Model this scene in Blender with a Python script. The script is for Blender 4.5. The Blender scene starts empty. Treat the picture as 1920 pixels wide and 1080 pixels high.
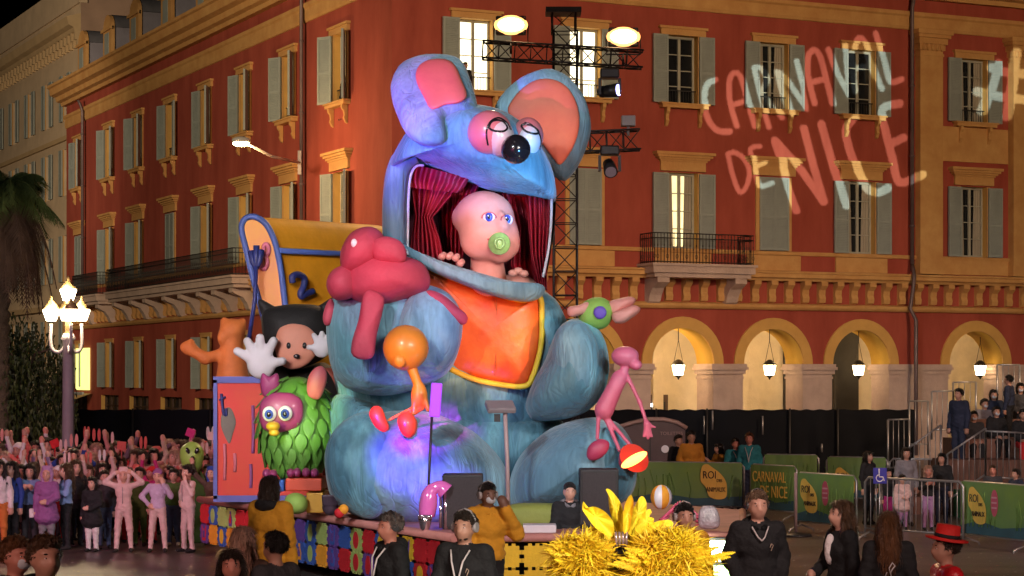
import bpy, bmesh, math, random
import numpy as np
from mathutils import Vector, Matrix, Euler
from mathutils.bvhtree import BVHTree
random.seed(7); rng=np.random.RandomState(7)
PI=math.pi; R=math.radians
S=bpy.context.scene; COL=S.collection
# ---------------------------------------------------------------- camera
F=3926.; H=2.9; HY=705.; CX=960.
cd=bpy.data.cameras.new('camera'); cam=bpy.data.objects.new('camera',cd); COL.objects.link(cam)
cam.location=(0,0,H); cam.rotation_euler=(R(90),0,0); cd.sensor_width=36; cd.lens=36*F/1920
cd.shift_y=(HY-540)/1920; cd.clip_start=.5; cd.clip_end=2000; S.camera=cam
# ---------------------------------------------------------------- world, sun, exposure
W=bpy.data.worlds.new('World'); S.world=W; W.use_nodes=True
nt=W.node_tree; nt.nodes.clear()
sk=nt.nodes.new('ShaderNodeTexSky'); sk.sky_type='NISHITA'; sk.sun_disc=False; sk.sun_elevation=R(-6); sk.sun_rotation=R(200)
bg=nt.nodes.new('ShaderNodeBackground'); bg.inputs[1].default_value=.012
wo=nt.nodes.new('ShaderNodeOutputWorld'); nt.links.new(sk.outputs[0],bg.inputs[0]); nt.links.new(bg.outputs[0],wo.inputs[0])
S.view_settings.view_transform='Standard'; S.view_settings.look='None'; S.view_settings.gamma=1; S.view_settings.use_curve_mapping=False
S.view_settings.exposure=.48
def aim(o,t):
    o.rotation_euler=(Vector(t)-Vector(o.location)).to_track_quat('-Z','Y').to_euler()
def lamp(kind,name,loc,power,color,target=None,size=.3,cone=60,blend=.4):
    d=bpy.data.lights.new(name,kind); d.energy=power; d.color=color
    if kind in('POINT','SPOT'): d.shadow_soft_size=size
    if kind=='SPOT': d.spot_size=R(cone); d.spot_blend=blend
    if kind=='AREA': d.size=size
    if kind=='SUN': d.energy=power; d.angle=R(size)
    o=bpy.data.objects.new(name,d); COL.objects.link(o); o.location=loc
    if target is not None: aim(o,target)
    return o
lamp('SUN','moon',(0,0,50),.03,(1,.95,.9),(10,35,0),2)
# unseen floodlights outside the frame, some added only to lift dark parts
WARM=(1,.66,.38)
lamp('SPOT','facade_flood',(22,30,15),17500,WARM,(10,68,7),1.0,62,.6)
lamp('SPOT','facade_flood',(-26,36,15),24000,(1,.76,.48),(-10,78,8),1.0,50,.7)
lamp('SPOT','facade_flood',(-34,52,14),34000,(1,.76,.50),(-32,112,13),1.0,50,.7)  # added to brighten the dim cream building at the far left
lamp('SPOT','facade_flood',(2,40,22),2600,WARM,(0,66,8),.8,60,.6)
lamp('SPOT','stage_flood',(-9,6,12),9500,(.86,.94,1),(-.4,29.5,5.0),1.1,30,.6)
lamp('SPOT','set_fill',(-4,4,10),7000,(1,.80,.55),(-3.4,35,5.2),.6,9,.8)  # added lamp, brightens the dark side of the yellow box
lamp('SPOT','set_fill',(-12,10,7),4200,(1,.86,.72),(-3.6,33,3.5),.8,17,.7)  # added lamp for the left toys that the stage flood misses
lamp('SPOT','stage_flood',(10,8,9),4600,(.92,.95,1),(.2,29.5,4.2),1.0,26,.7)
lamp('SPOT','deck_flood',(5,10,8),2800,(1,.78,.7),(0,26.5,.8),.8,34,.8)
lamp('SPOT','crowd_flood',(-15,18,9),4600,(1,.36,.46),(-8,36,1),.6,40,.7)
lamp('SPOT','crowd_flood',(-7,8,10),3200,(.9,.8,1),(-7.5,35,1),.6,30,.7)
lamp('SPOT','people_flood',(-8,2,7),2200,(1,.55,.45),(-2,18,1.2),.5,60,.8)
lamp('SPOT','people_flood',(9,3,7),2200,(1,.7,.6),(4,18,1.2),.5,60,.8)
lamp('SPOT','costume_fill',(3.5,7,5),3000,(1,.95,.8),(.8,15,1.5),.3,20,.7)  # added lamp to brighten the dancer's yellow feathers
lamp('SPOT','plaza_flood',(15,20,12),6500,(1,.62,.50),(9,42,0),.8,60,.6)
# ---------------------------------------------------------------- projection helpers (pixel of the photograph at a real depth -> point)
def P(px,py,Y): return Vector(((px-CX)/F*Y,Y,H-(py-HY)/F*Y))
def G(px,Y,z=0): return Vector(((px-CX)/F*Y,Y,z))
# ---------------------------------------------------------------- object helpers
WM={}
def link(name,data,parent=None,mw=None):
    o=bpy.data.objects.new(name,data); COL.objects.link(o)
    mw=mw if mw is not None else Matrix.Identity(4)
    if parent is not None:
        o.parent=parent; o.matrix_parent_inverse=WM[parent.name].inverted()
    o.matrix_basis=mw; WM[o.name]=mw.copy()
    return o
def tag(o,label=None,cat=None,group=None,kind=None):
    if label: o['label']=label
    if cat: o['category']=cat
    if group: o['group']=group
    if kind: o['kind']=kind
    return o
def thing(name,label,cat,loc=(0,0,0),group=None,rz=0):
    o=link(name,None,None,Matrix.Translation(Vector(loc))@Matrix.Rotation(rz,4,'Z')); o.empty_display_size=.2
    return tag(o,label,cat,group)
def copytree(o,parent=None,mw=None):
    c=o.copy(); COL.objects.link(c); c.parent=parent
    if parent is None:
        c.matrix_basis=mw; WM[c.name]=mw.copy()
    else:
        WM[c.name]=WM[parent.name]@c.matrix_parent_inverse@c.matrix_basis
    for ch in list(o.children): 
        copytree(ch,c)
    return c
def copypart(o,parent,delta):
    """copy a part (and its sub-parts) of a thing, moved by the world matrix delta"""
    c=o.copy(); COL.objects.link(c); c.parent=parent; c.matrix_parent_inverse=WM[parent.name].inverted()
    mw=delta@WM[o.name]; c.matrix_basis=mw; WM[c.name]=mw
    for ch in list(o.children):
        d=ch.copy(); COL.objects.link(d); d.parent=c; WM[d.name]=c and WM[c.name]@d.matrix_parent_inverse@d.matrix_basis
    return c
class MB:
    def __init__(s): s.v=[]; s.f=[]; s.m=[]; s.sm=[]
    def add(s,vs,fs,mi=0,smooth=False):
        b=len(s.v); s.v+= [tuple(v) for v in vs]; s.f+=[tuple(b+i for i in f) for f in fs]; s.m+=[mi]*len(fs); s.sm+=[smooth]*len(fs); return s
    def box(s,x0,x1,y0,y1,z0,z1,mi=0,M=None,bev=0):
        if bev: return s.bbox(x0,x1,y0,y1,z0,z1,bev,mi,M)
        vs=[Vector(p) for p in ((x0,y0,z0),(x1,y0,z0),(x1,y1,z0),(x0,y1,z0),(x0,y0,z1),(x1,y0,z1),(x1,y1,z1),(x0,y1,z1))]
        if M is not None: vs=[M@v for v in vs]
        return s.add(vs,[(0,3,2,1),(4,5,6,7),(0,1,5,4),(1,2,6,5),(2,3,7,6),(3,0,4,7)],mi)
    def bbox(s,x0,x1,y0,y1,z0,z1,b,mi=0,M=None):
        bm=bmesh.new(); bmesh.ops.create_cube(bm,size=1)
        for v in bm.verts: v.co=Vector(((x0+x1)/2+v.co.x*(x1-x0),(y0+y1)/2+v.co.y*(y1-y0),(z0+z1)/2+v.co.z*(z1-z0)))
        bmesh.ops.bevel(bm,geom=bm.edges[:],offset=b,segments=2,affect='EDGES',profile=.5)
        bm.verts.index_update(); vs=[(M@v.co if M is not None else v.co.copy()) for v in bm.verts]; fs=[[v.index for v in f.verts] for f in bm.faces]; bm.free()
        return s.add(vs,fs,mi)
    def cyl(s,a,b,r0,r1=None,n=10,mi=0,caps=True,smooth=True):
        a=Vector(a); b=Vector(b); r1=r0 if r1 is None else r1
        d=(b-a).normalized(); q=d.to_track_quat('Z','Y'); vs=[]
        for c,r in ((a,r0),(b,r1)):
            for i in range(n):
                t=2*PI*i/n; vs.append(c+q@Vector((math.cos(t)*r,math.sin(t)*r,0)))
        s.add(vs,[(i,(i+1)%n,n+(i+1)%n,n+i) for i in range(n)],mi,smooth)
        if caps: s.add(vs,[tuple(range(n))[::-1],tuple(range(n,2*n))],mi)
        return s
    def tube(s,pts,r,n=8,mi=0,closed=False,flat=1.0):
        pts=[Vector(p) for p in pts]; N=len(pts); rs=r if isinstance(r,(list,tuple)) else [r]*N; vs=[]
        up=None
        for i,p in enumerate(pts):
            a=pts[i-1] if (i or closed) else pts[0]; b=pts[(i+1)%N] if (i<N-1 or closed) else pts[-1]
            d=(b-a).normalized() if (b-a).length>1e-9 else Vector((0,0,1))
            if up is None: up=Vector((0,-1,0)) if abs(d.y)<.9 else Vector((0,0,1))
            x=d.cross(up); 
            if x.length<1e-4: x=d.orthogonal()
            x.normalize(); y=x.cross(d); up=y
            for k in range(n):
                t=2*PI*k/n; vs.append(p+x*math.cos(t)*rs[i]+y*math.sin(t)*rs[i]*flat)
        M=N if closed else N-1
        s.add(vs,[(i*n+k,i*n+(k+1)%n,((i+1)%N)*n+(k+1)%n,((i+1)%N)*n+k) for i in range(M) for k in range(n)],mi,True)
        if not closed: s.add(vs[:n]+vs[-n:],[tuple(range(n))[::-1],tuple(range(n,2*n))],mi)
        return s
    def lathe(s,prof,c=(0,0,0),n=16,mi=0,sx=1,sy=1,smooth=True):
        c=Vector(c); vs=[]
        for r,z in prof:
            for k in range(n):
                t=2*PI*k/n; vs.append(c+Vector((r*sx*math.cos(t),r*sy*math.sin(t),z)))
        fs=[(i*n+k,i*n+(k+1)%n,(i+1)*n+(k+1)%n,(i+1)*n+k) for i in range(len(prof)-1) for k in range(n)]
        s.add(vs,fs,mi,smooth); m=len(prof)-1
        s.add(vs[:n],[tuple(range(n))[::-1]],mi); s.add(vs[m*n:],[tuple(range(n))],mi)
        return s
    def ell(s,c,r,mi=0,n=20,M=None):
        c=Vector(c); vs=[]; m=n//2
        r=(r,r,r) if not hasattr(r,'__len__') else r
        for j in range(m+1):
            ph=PI*j/m
            for k in range(n):
                t=2*PI*k/n; v=Vector((r[0]*math.sin(ph)*math.cos(t),r[1]*math.sin(ph)*math.sin(t),r[2]*math.cos(ph)))
                if M is not None: v=M@v
                vs.append(c+v)
        return s.add(vs,[(j*n+k,(j+1)*n+k,(j+1)*n+(k+1)%n,j*n+(k+1)%n) for j in range(m) for k in range(n)],mi,True)
    def prism(s,pts,vec,mi=0,smooth=False,mside=None):
        pts=[Vector(p) for p in pts]; vec=Vector(vec); n=len(pts); vs=pts+[p+vec for p in pts]
        s.add(vs,[tuple(range(n)),tuple(range(n,2*n))[::-1]],mi)
        return s.add(vs,[(i,n+i,n+(i+1)%n,(i+1)%n) for i in range(n)],mi if mside is None else mside,smooth)
    def mesh(s,name,mats):
        me=bpy.data.meshes.new(name); me.from_pydata(s.v,[],s.f)
        for m in mats: me.materials.append(m)
        me.polygons.foreach_set('material_index',s.m); me.polygons.foreach_set('use_smooth',s.sm)
        bm=bmesh.new(); bm.from_mesh(me); bmesh.ops.remove_doubles(bm,verts=bm.verts,dist=1e-5); bmesh.ops.recalc_face_normals(bm,faces=bm.faces); bm.to_mesh(me); bm.free()
        me.update(); return me
    def build(s,name,mats,parent=None,mw=None):
        if not isinstance(mats,(list,tuple)): mats=[mats]
        return link(name,s.mesh(name,mats),parent,mw)
def crom(pts,n,closed=True):
    pts=[Vector(p) for p in pts]; N=len(pts); out=[]
    M=N if closed else N-1
    for i in range(M):
        p=[pts[(i+k-1)%N] if closed else pts[min(max(i+k-1,0),N-1)] for k in range(4)]
        for j in range(n):
            t=j/n; out.append(.5*((2*p[1])+(p[2]-p[0])*t+(2*p[0]-5*p[1]+4*p[2]-p[3])*t*t+(-p[0]+3*p[1]-3*p[2]+p[3])*t**3))
    if not closed: out.append(pts[-1])
    return out
from mathutils import noise as mn
def inflate(outline,Y,tf,tb,center=None,rings=14,sub=5,e=2.0,wr=0.0,ws=2.0,shear=(0,0),mi=0,mb=None):
    """a rounded body whose front outline is traced in the photograph's pixels at depth Y (tf, tb: bulge towards and away, metres)"""
    mb=mb or MB(); o2=crom([(a,b,0) for a,b in outline],sub)
    cx,cy=center if center else (sum(p.x for p in o2)/len(o2),sum(p.y for p in o2)/len(o2)); n=len(o2)
    vs=[]; 
    for side,T in ((-1,tf),(1,tb)):
        for j in range(rings+1):
            t=PI/2*j/rings; r=math.sin(t); h=max(0,(1-r**e))**(1/e if e>2 else .5)
            for p in o2:
                x=cx+(p.x-cx)*r; y=cy+(p.y-cy)*r
                w=P(x,y,Y); w.y+=side*T*h+shear[0]*(x-cx)/F*Y+shear[1]*(y-cy)/F*Y
                if wr:
                    q=Vector((w.x*ws,w.y*ws*.6,w.z*ws*.5)); k=mn.noise(q)+.45*mn.noise(q*2.3)-.5*abs(mn.noise(Vector((q.x*3.4,q.y*3.4,q.z*2.2))))+.22*(1-2*abs(mn.noise(Vector((q.x*7+mn.noise(q*2)*2,q.y*7,q.z*3.2)))))
                    d=Vector((w.x-(cx-CX)/F*Y,side*T*.8,w.z-(H-(cy-HY)/F*Y)))
                    if d.length>1e-6: w+=d.normalized()*k*wr*min(1,1.2*(1-r)+.25)
                vs.append(w)
    m=rings+1; fs=[]
    for s_ in (0,1):
        b=s_*m*n
        for j in range(rings):
            for k in range(n):
                fs.append((b+j*n+k,b+(j+1)*n+k,b+(j+1)*n+(k+1)%n,b+j*n+(k+1)%n))
    # weld rims
    mb.add(vs,fs,mi,True); return mb
def probe(objs):
    vs=[];fs=[]
    for o in objs:
        b=len(vs); m=WM[o.name]; vs+=[m@v.co for v in o.data.vertices]; fs+=[[b+i for i in p.vertices] for p in o.data.polygons]
    t=BVHTree.FromPolygons(vs,fs)
    def f(px,py,off=0.0,default=29.):
        d=P(px,py,1)-Vector((0,0,H)); d.normalize()
        h=t.ray_cast(Vector((0,0,H)),d)
        if h[0] is None: return P(px,py,default)
        return h[0]-d*off
    return f
# ---------------------------------------------------------------- surface nets for bodies and soft toys
def sdf_prim(p,X):
    if p[0]=='c':
        a=np.array(p[1],float); b=np.array(p[2],float); ra,rb=p[3],p[4]; ab=b-a; L=(ab**2).sum()+1e-12
        t=np.clip(((X-a)@ab)/L,0,1); q=a+t[...,None]*ab
        return np.sqrt(((X-q)**2).sum(-1))-(ra+(rb-ra)*t)
    a=np.array(p[1],float); r=np.array(p[2],float); D=X-a
    if len(p)>4 and p[4] is not None: D=D@np.array(Euler(p[4]).to_matrix())
    k=np.sqrt(((D/r)**2).sum(-1)); k2=np.sqrt(((D/(r*r))**2).sum(-1))+1e-9
    return k*(k-1)/k2
def sdfmesh(name,prims,vox,mats,k=.015,wr=0,ws=8,margin=.03,zmask=None):
    """prims: ('c',a,b,ra,rb,tag) or ('e',centre,radii,tag,euler)"""
    lo=np.full(3,1e9); hi=-lo
    for p in prims:
        if p[0]=='c':
            for q,r in ((p[1],p[3]),(p[2],p[4])): lo=np.minimum(lo,np.array(q)-r); hi=np.maximum(hi,np.array(q)+r)
        else: m=max(p[2]); lo=np.minimum(lo,np.array(p[1])-m); hi=np.maximum(hi,np.array(p[1])+m)
    lo-=margin+2*vox; hi+=margin+2*vox
    N=np.ceil((hi-lo)/vox).astype(int)+1
    ax=[lo[i]+vox*np.arange(N[i]) for i in range(3)]
    V=np.full(N,1e3)
    acc=np.zeros(N)
    for p in prims:   # evaluate only near each primitive
        if p[0]=='c': a=np.minimum(np.array(p[1])-p[3],np.array(p[2])-p[4]); b=np.maximum(np.array(p[1])+p[3],np.array(p[2])+p[4])
        else: m=max(p[2]); a=np.array(p[1])-m; b=np.array(p[1])+m
        pad=max(6*k,3*vox)
        i0=np.maximum(((a-pad-lo)/vox).astype(int),0); i1=np.minimum(((b+pad-lo)/vox).astype(int)+2,N)
        sl=tuple(slice(i0[i],i1[i]) for i in range(3))
        g=np.stack(np.meshgrid(ax[0][sl[0]],ax[1][sl[1]],ax[2][sl[2]],indexing='ij'),-1)
        acc[sl]+=np.exp(np.clip(-sdf_prim(p,g)/k,-60,60))
    V=-np.log(acc+1e-12)*k
    if wr:
        g=np.stack(np.meshgrid(*ax,indexing='ij'),-1)
        zm=np.clip((zmask-g[...,2])/.05,0,1) if zmask else 1.
        V=V+zm*wr*.55*(1-2*np.abs(np.sin(g[...,2]*ws*4.3+2.2*np.sin(g[...,0]*ws*1.1)+1.5*np.sin(g[...,1]*ws*1.3))))
        V=V+zm*wr*(np.sin(g[...,0]*ws*3+2*np.sin(g[...,2]*ws*1.7))*np.sin(g[...,2]*ws*2.3+g[...,1]*ws*2+1.5*np.sin(g[...,0]*ws*2)))
    ins=V<0; n=N-1
    c=[V[i:i+n[0],j:j+n[1],l:l+n[2]] for i in(0,1) for j in(0,1) for l in(0,1)]
    si=sum((x<0).astype(int) for x in c); act=(si>0)&(si<8)
    idx=-np.ones(n,int); ii=np.argwhere(act); idx[act]=np.arange(len(ii))
    acc=np.zeros((len(ii),3)); cnt=np.zeros(len(ii))
    cv=np.stack([x[act] for x in c],1); off=np.array([(i,j,l) for i in(0,1) for j in(0,1) for l in(0,1)])
    for a in range(8):
        for b in range(a+1,8):
            if (off[a]!=off[b]).sum()!=1: continue
            va,vb=cv[:,a],cv[:,b]; m=(va<0)!=(vb<0); t=np.where(m,va/(va-vb+1e-12),0)
            acc[m]+=off[a]+(off[b]-off[a])*t[m,None]; cnt[m]+=1
    verts=lo+vox*(ii+acc/cnt[:,None])
    faces=[]
    for d in range(3):
        u,w=(d+1)%3,(d+2)%3
        A=[slice(None)]*3; B=[slice(None)]*3; A[d]=slice(0,-1); B[d]=slice(1,None)
        ch=ins[tuple(A)]!=ins[tuple(B)]; e=np.argwhere(ch); e=e[(e[:,u]>0)&(e[:,w]>0)&(e[:,u]<n[u])&(e[:,w]<n[w])]
        q=[]
        for du,dw in ((0,0),(-1,0),(-1,-1),(0,-1)):
            x=e.copy(); x[:,u]+=du; x[:,w]+=dw; q.append(idx[x[:,0],x[:,1],x[:,2]])
        q=np.stack(q,1); fl=ins[tuple(A)][e[:,0],e[:,1],e[:,2]]
        q[~fl]=q[~fl][:,::-1]; faces.append(q)
    faces=np.concatenate(faces); faces=faces[(faces>=0).all(1)]
    me=bpy.data.meshes.new(name); me.from_pydata(verts.tolist(),[],faces.tolist())
    for m in mats: me.materials.append(m)
    if len(mats)>1:
        fc=verts[faces].mean(1); D=np.stack([sdf_prim(p,fc) for p in prims],1); tg=np.array([ (p[5] if p[0]=='c' else p[3]) for p in prims])
        me.polygons.foreach_set('material_index',tg[D.argmin(1)].astype(np.int32))
    me.polygons.foreach_set('use_smooth',[True]*len(faces)); me.update(); return me
# ---------------------------------------------------------------- materials
MC={}
def mat(name,col,rough=.7,var=.15,scale=3.,bump=.15,bscale=None,metal=0,emit=0,ecol=None,alpha=None,streak=False,col2=None,thr=None,coat=0,trans=0,spec=None):
    if name in MC: return MC[name]
    m=bpy.data.materials.new(name); m.use_nodes=True; t=m.node_tree; N=t.nodes; L=t.links; b=N['Principled BSDF']
    b.inputs['Roughness'].default_value=rough; b.inputs['Metallic'].default_value=metal
    if spec is not None: b.inputs['Specular IOR Level'].default_value=spec
    if coat: b.inputs['Coat Weight'].default_value=coat
    if trans: b.inputs['Transmission Weight'].default_value=trans
    tc=N.new('ShaderNodeTexCoord'); mp=N.new('ShaderNodeMapping'); L.new(tc.outputs['Object'],mp.inputs[0])
    if streak: mp.inputs['Scale'].default_value=(1,1,.22) if streak is True else streak
    nz=N.new('ShaderNodeTexNoise'); nz.inputs['Scale'].default_value=scale; nz.inputs['Detail'].default_value=6; nz.inputs['Roughness'].default_value=.62; L.new(mp.outputs[0],nz.inputs['Vector'])
    cr=N.new('ShaderNodeValToRGB'); e=cr.color_ramp.elements; e[0].position=.3; e[1].position=.72
    if col2 is None:
        e[0].color=[c*(1-var) for c in col]+[1]; e[1].color=[min(1,c*(1+var)) for c in col]+[1]
    else:
        e[0].color=list(col)+[1]; e[1].color=list(col2)+[1]
        if thr: e[0].position,e[1].position=thr
    L.new(nz.outputs['Fac'],cr.inputs[0]); L.new(cr.outputs[0],b.inputs['Base Color'])
    if emit:
        b.inputs['Emission Strength'].default_value=emit
        if ecol: b.inputs['Emission Color'].default_value=list(ecol)+[1]
        else: L.new(cr.outputs[0],b.inputs['Emission Color'])
    if bump:
        n2=N.new('ShaderNodeTexNoise'); n2.inputs['Scale'].default_value=bscale or scale*6; n2.inputs['Detail'].default_value=4; L.new(mp.outputs[0],n2.inputs['Vector'])
        bp=N.new('ShaderNodeBump'); bp.inputs['Strength'].default_value=bump; bp.inputs['Distance'].default_value=.05; L.new(n2.outputs['Fac'],bp.inputs['Height']); L.new(bp.outputs[0],b.inputs['Normal'])
    MC[name]=m; return m
WALLR=mat('red_render',(.27,.042,.026),.85,.0,1.1,.12,9,col2=(.42,.085,.055),thr=(.3,.75),streak=(1,1,.3))
ORN=mat('ochre_paint',(.50,.25,.08),.8,0,1.6,.15,12,col2=(.62,.36,.13),thr=(.3,.7))
ORN2=mat('ochre_reveal',(.62,.36,.10),.8,.1,1.5,.1,12)
STONE=mat('pale_stone',(.50,.38,.33),.85,.16,1.6,.25,14)
STONEW=mat('cream_stone',(.62,.53,.40),.85,.12,1.6,.2,14)
SHUT=mat('shutter_grey_green',(.29,.33,.32),.7,.12,2,.1,20)
FRAMEM=mat('window_frame_paint',(.36,.36,.30),.6,.1,4,.05)
GLASS=mat('dark_glass',(.015,.017,.02),.06,.3,1,0)
CURT=mat('pale_curtain',(.35,.32,.26),.8,.15,3,.3,12,streak=(9,9,.4))
LITP=mat('lit_room',(.9,.72,.38),.8,.25,1.6,0,emit=1.1,streak=(1,1,.5))
IRON=mat('black_iron',(.018,.016,.016),.5,.2,6,.1)
STEEL=mat('galvanised_steel',(.38,.37,.37),.38,.12,8,.1,metal=.7)
ALU=mat('truss_black',(.035,.03,.03),.5,.2,8,.1,metal=.4)
BLK=mat('black_cloth',(.012,.012,.014),.85,.25,5,.35,18)
TARP=mat('black_tarp',(.0045,.0055,.008),.8,.3,.8,.2,1.2,spec=.12)
SLATE=mat('slate_roof',(.10,.10,.12),.7,.2,2,.3)
def plush(name,c1,c2,scale=1.0,crease=.3):
    m=bpy.data.materials.new(name); m.use_nodes=True; t=m.node_tree; N=t.nodes; L=t.links; b=N['Principled BSDF']; b.inputs['Roughness'].default_value=.75; b.inputs['Sheen Weight'].default_value=.25
    tc=N.new('ShaderNodeTexCoord'); mp=N.new('ShaderNodeMapping'); L.new(tc.outputs['Object'],mp.inputs[0]); mp.inputs['Scale'].default_value=(1,1,.6)
    a=N.new('ShaderNodeTexNoise'); a.inputs['Scale'].default_value=scale; a.inputs['Detail'].default_value=7; a.inputs['Distortion'].default_value=.8; L.new(mp.outputs[0],a.inputs['Vector'])
    cr=N.new('ShaderNodeValToRGB'); cr.color_ramp.elements[0].position=.42; cr.color_ramp.elements[1].position=.58; cr.color_ramp.elements[0].color=list(c1)+[1]; cr.color_ramp.elements[1].color=list(c2)+[1]; L.new(a.outputs['Fac'],cr.inputs[0])
    br=N.new('ShaderNodeTexNoise'); br.inputs['Scale'].default_value=7; br.inputs['Detail'].default_value=5; mp2=N.new('ShaderNodeMapping'); mp2.inputs['Scale'].default_value=(2.2,2.2,.35); mp2.inputs['Rotation'].default_value=(0,.5,0); L.new(tc.outputs['Object'],mp2.inputs[0]); L.new(mp2.outputs[0],br.inputs['Vector'])
    mx=N.new('ShaderNodeMix'); mx.data_type='RGBA'; mx.blend_type='OVERLAY'; mx.inputs[0].default_value=.4; L.new(cr.outputs[0],mx.inputs[6]); L.new(br.outputs['Fac'],mx.inputs[7]); L.new(mx.outputs[2],b.inputs['Base Color'])
    # long shallow creases: thin valleys of a distorted noise
    cz=N.new('ShaderNodeTexNoise'); cz.inputs['Scale'].default_value=1.5; cz.inputs['Detail'].default_value=2; cz.inputs['Distortion'].default_value=1.6; L.new(mp2.outputs[0],cz.inputs['Vector'])
    s1=N.new('ShaderNodeMath'); s1.operation='SUBTRACT'; s1.inputs[1].default_value=.5; L.new(cz.outputs['Fac'],s1.inputs[0]); ab=N.new('ShaderNodeMath'); ab.operation='ABSOLUTE'; L.new(s1.outputs[0],ab.inputs[0])
    rp=N.new('ShaderNodeMapRange'); rp.inputs[1].default_value=0; rp.inputs[2].default_value=.09; L.new(ab.outputs[0],rp.inputs[0])
    b1=N.new('ShaderNodeBump'); b1.inputs['Strength'].default_value=crease; b1.inputs['Distance'].default_value=.05; L.new(rp.outputs[0],b1.inputs['Height'])
    b2=N.new('ShaderNodeBump'); b2.inputs['Strength'].default_value=.22; b2.inputs['Distance'].default_value=.02; L.new(br.outputs['Fac'],b2.inputs['Height']); L.new(b1.outputs[0],b2.inputs['Normal'])
    L.new(b2.outputs[0],b.inputs['Normal']); return m
# ================================================================= SETTING
gm=mat('plaza_asphalt',(.060,.044,.040),.30,.2,.8,.25,40,col2=(.15,.11,.095),thr=(.35,.7),streak=(.35,1.4,1))
g=MB(); g.add([(-300,-60,0),(300,-60,0),(300,500,0),(-300,500,0)],[(0,1,2,3)]); tag(g.build('ground',gm),kind='structure')
conf=[mat('confetti_'+n,c,.7,.1,1,0) for n,c in (('white',(.8,.8,.8)),('pink',(.8,.2,.35)),('yellow',(.7,.6,.1)),('green',(.2,.5,.2)))]
cm=MB()
for i in range(3200):
    Y=random.uniform(19,46); x=random.uniform(-.27,.27)*Y; a=random.random()*PI; s=random.uniform(.012,.03); c,d=math.cos(a)*s,math.sin(a)*s
    cm.add([(x-c,Y-d,.006),(x+d,Y-c,.008),(x+c,Y+d,.006),(x-d,Y+c,.009)],[(0,1,2,3)],random.randrange(4))
tag(cm.build('confetti',conf),'scattered paper confetti lying on the dark plaza','confetti',kind='stuff')

# ---- red arcaded building: frames of its two facades
C0=Vector((-3.65,63.64,0))
aR=math.atan2(.432,.902); MR=Matrix.Translation(C0)@Matrix.Rotation(aR,4,'Z')     # x to the right, y into the building
ML=Matrix.Translation(C0)@Matrix.Rotation(aR-PI/2,4,'Z')                            # x towards the corner (negative = far left)
bld=thing('red_building','long red rendered building with ochre trim, grey shutters and street arcade behind the carnival float','building',C0)
def wall(x0,x1,z0,z1,holes,dep=.32,y=0.):
    mb=MB(); xs=sorted({x0,x1,*[h[i] for h in holes for i in(0,1)]}); zs=sorted({z0,z1,*[h[i] for h in holes for i in(2,3)]})
    for a,b in zip(xs,xs[1:]):
        for c,d in zip(zs,zs[1:]):
            if any(h[0]<=a and b<=h[1] and h[2]<=c and d<=h[3] for h in holes): continue
            mb.add([(a,y,c),(b,y,c),(b,y,d),(a,y,d)],[(0,1,2,3)],0)
    for a,b,c,d in holes:
        mb.add([(a,y,c),(a,y+dep,c),(a,y+dep,d),(a,y,d)],[(0,1,2,3)],1); mb.add([(b,y,c),(b,y+dep,c),(b,y+dep,d),(b,y,d)],[(0,1,2,3)],1)
        mb.add([(a,y,c),(b,y,c),(b,y+dep,c),(a,y+dep,c)],[(0,1,2,3)],1); mb.add([(a,y,d),(b,y,d),(b,y+dep,d),(a,y+dep,d)],[(0,1,2,3)],1)
    return mb
RC=[2.8,6.6,10.18,13.66,17.17,21.9]
LCc=[-4.35,-9.3,-14.05,-18.77,-23.55,-28.35,-33.15,-38.7]
OW=.56
RX1=34.; LX0=-41.2
RC+= [26.6,30.1]
holR=[(c-OW,c+OW,7.05,9.5) for c in RC]+[(c-OW,c+OW,11.74,13.95) for c in RC]
bR=wall(0,RX1,5.1,16.2,holR); bR.build('wall_front',[WALLR,ORN2],bld,MR)
holL=[(c-OW,c+OW,7.05,9.5) for c in LCc]+[(c-OW,c+OW,11.74,13.95) for c in LCc]+[(c-.55,c+.55,2.4,4.4) for c in LCc]+[(c-1.5,c+1.5,.0,2.05) for c in LCc]
wall(LX0,0,0,16.2,holL).build('wall_side',[WALLR,ORN2],bld,ML)
m_=MB(); m_.box(.6,RX1,.5,13.4,15.6,16.3); m_.box(.6,RX1,13.5,14,0,16.2); m_.build('wall_core',SLATE,bld,MR)
m_=MB(); m_.add([(LX0,0,0),(LX0,12,0),(LX0,12,16.2),(LX0,0,16.2)],[(0,1,2,3)]); m_.build('wall_end',WALLR,bld,ML)
def mould(name,prof,x0,x1,M,mats=ORN,cut0=0,cut1=0):
    """prof: (y,z) outline, negative y stands proud of the wall; cut: mitre at the ends"""
    mb=MB(); n=len(prof); vs=[(x0+cut0*p[0],p[0],p[1]) for p in prof]+[(x1-cut1*p[0],p[0],p[1]) for p in prof]
    mb.add(vs,[tuple(range(n))[::-1],tuple(range(n,2*n))]+[(i,(i+1)%n,n+(i+1)%n,n+i) for i in range(n)])
    return mb.build(name,mats,bld,M)
def mould2(name,prof,mats=ORN):
    mould(name,prof,0,RX1,MR,mats,cut0=1); mould(name,prof,LX0,0,ML,mats,cut1=1)
mould2('cornice',[(.3,15.85),(-.25,15.85),(-.3,16.0),(-.5,16.05),(-.55,16.25),(-.8,16.32),(-.85,16.62),(-.95,16.66),(-.95,16.78),(.3,16.86)])
mould2('frieze_band',[(.02,14.78),(-.05,14.8),(-.09,14.9),(-.09,15.22),(-.15,15.28),(-.15,15.4),(.02,15.42)])
mould2('ledge',[(.02,6.05),(-.3,6.05),(-.34,6.12),(-.42,6.16),(-.42,6.28),(-.46,6.3),(-.46,6.36),(.02,6.4)])
mould2('string_course',[(.02,5.08),(-.12,5.1),(-.18,5.18),(-.18,5.26),(.02,5.32)])
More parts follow.
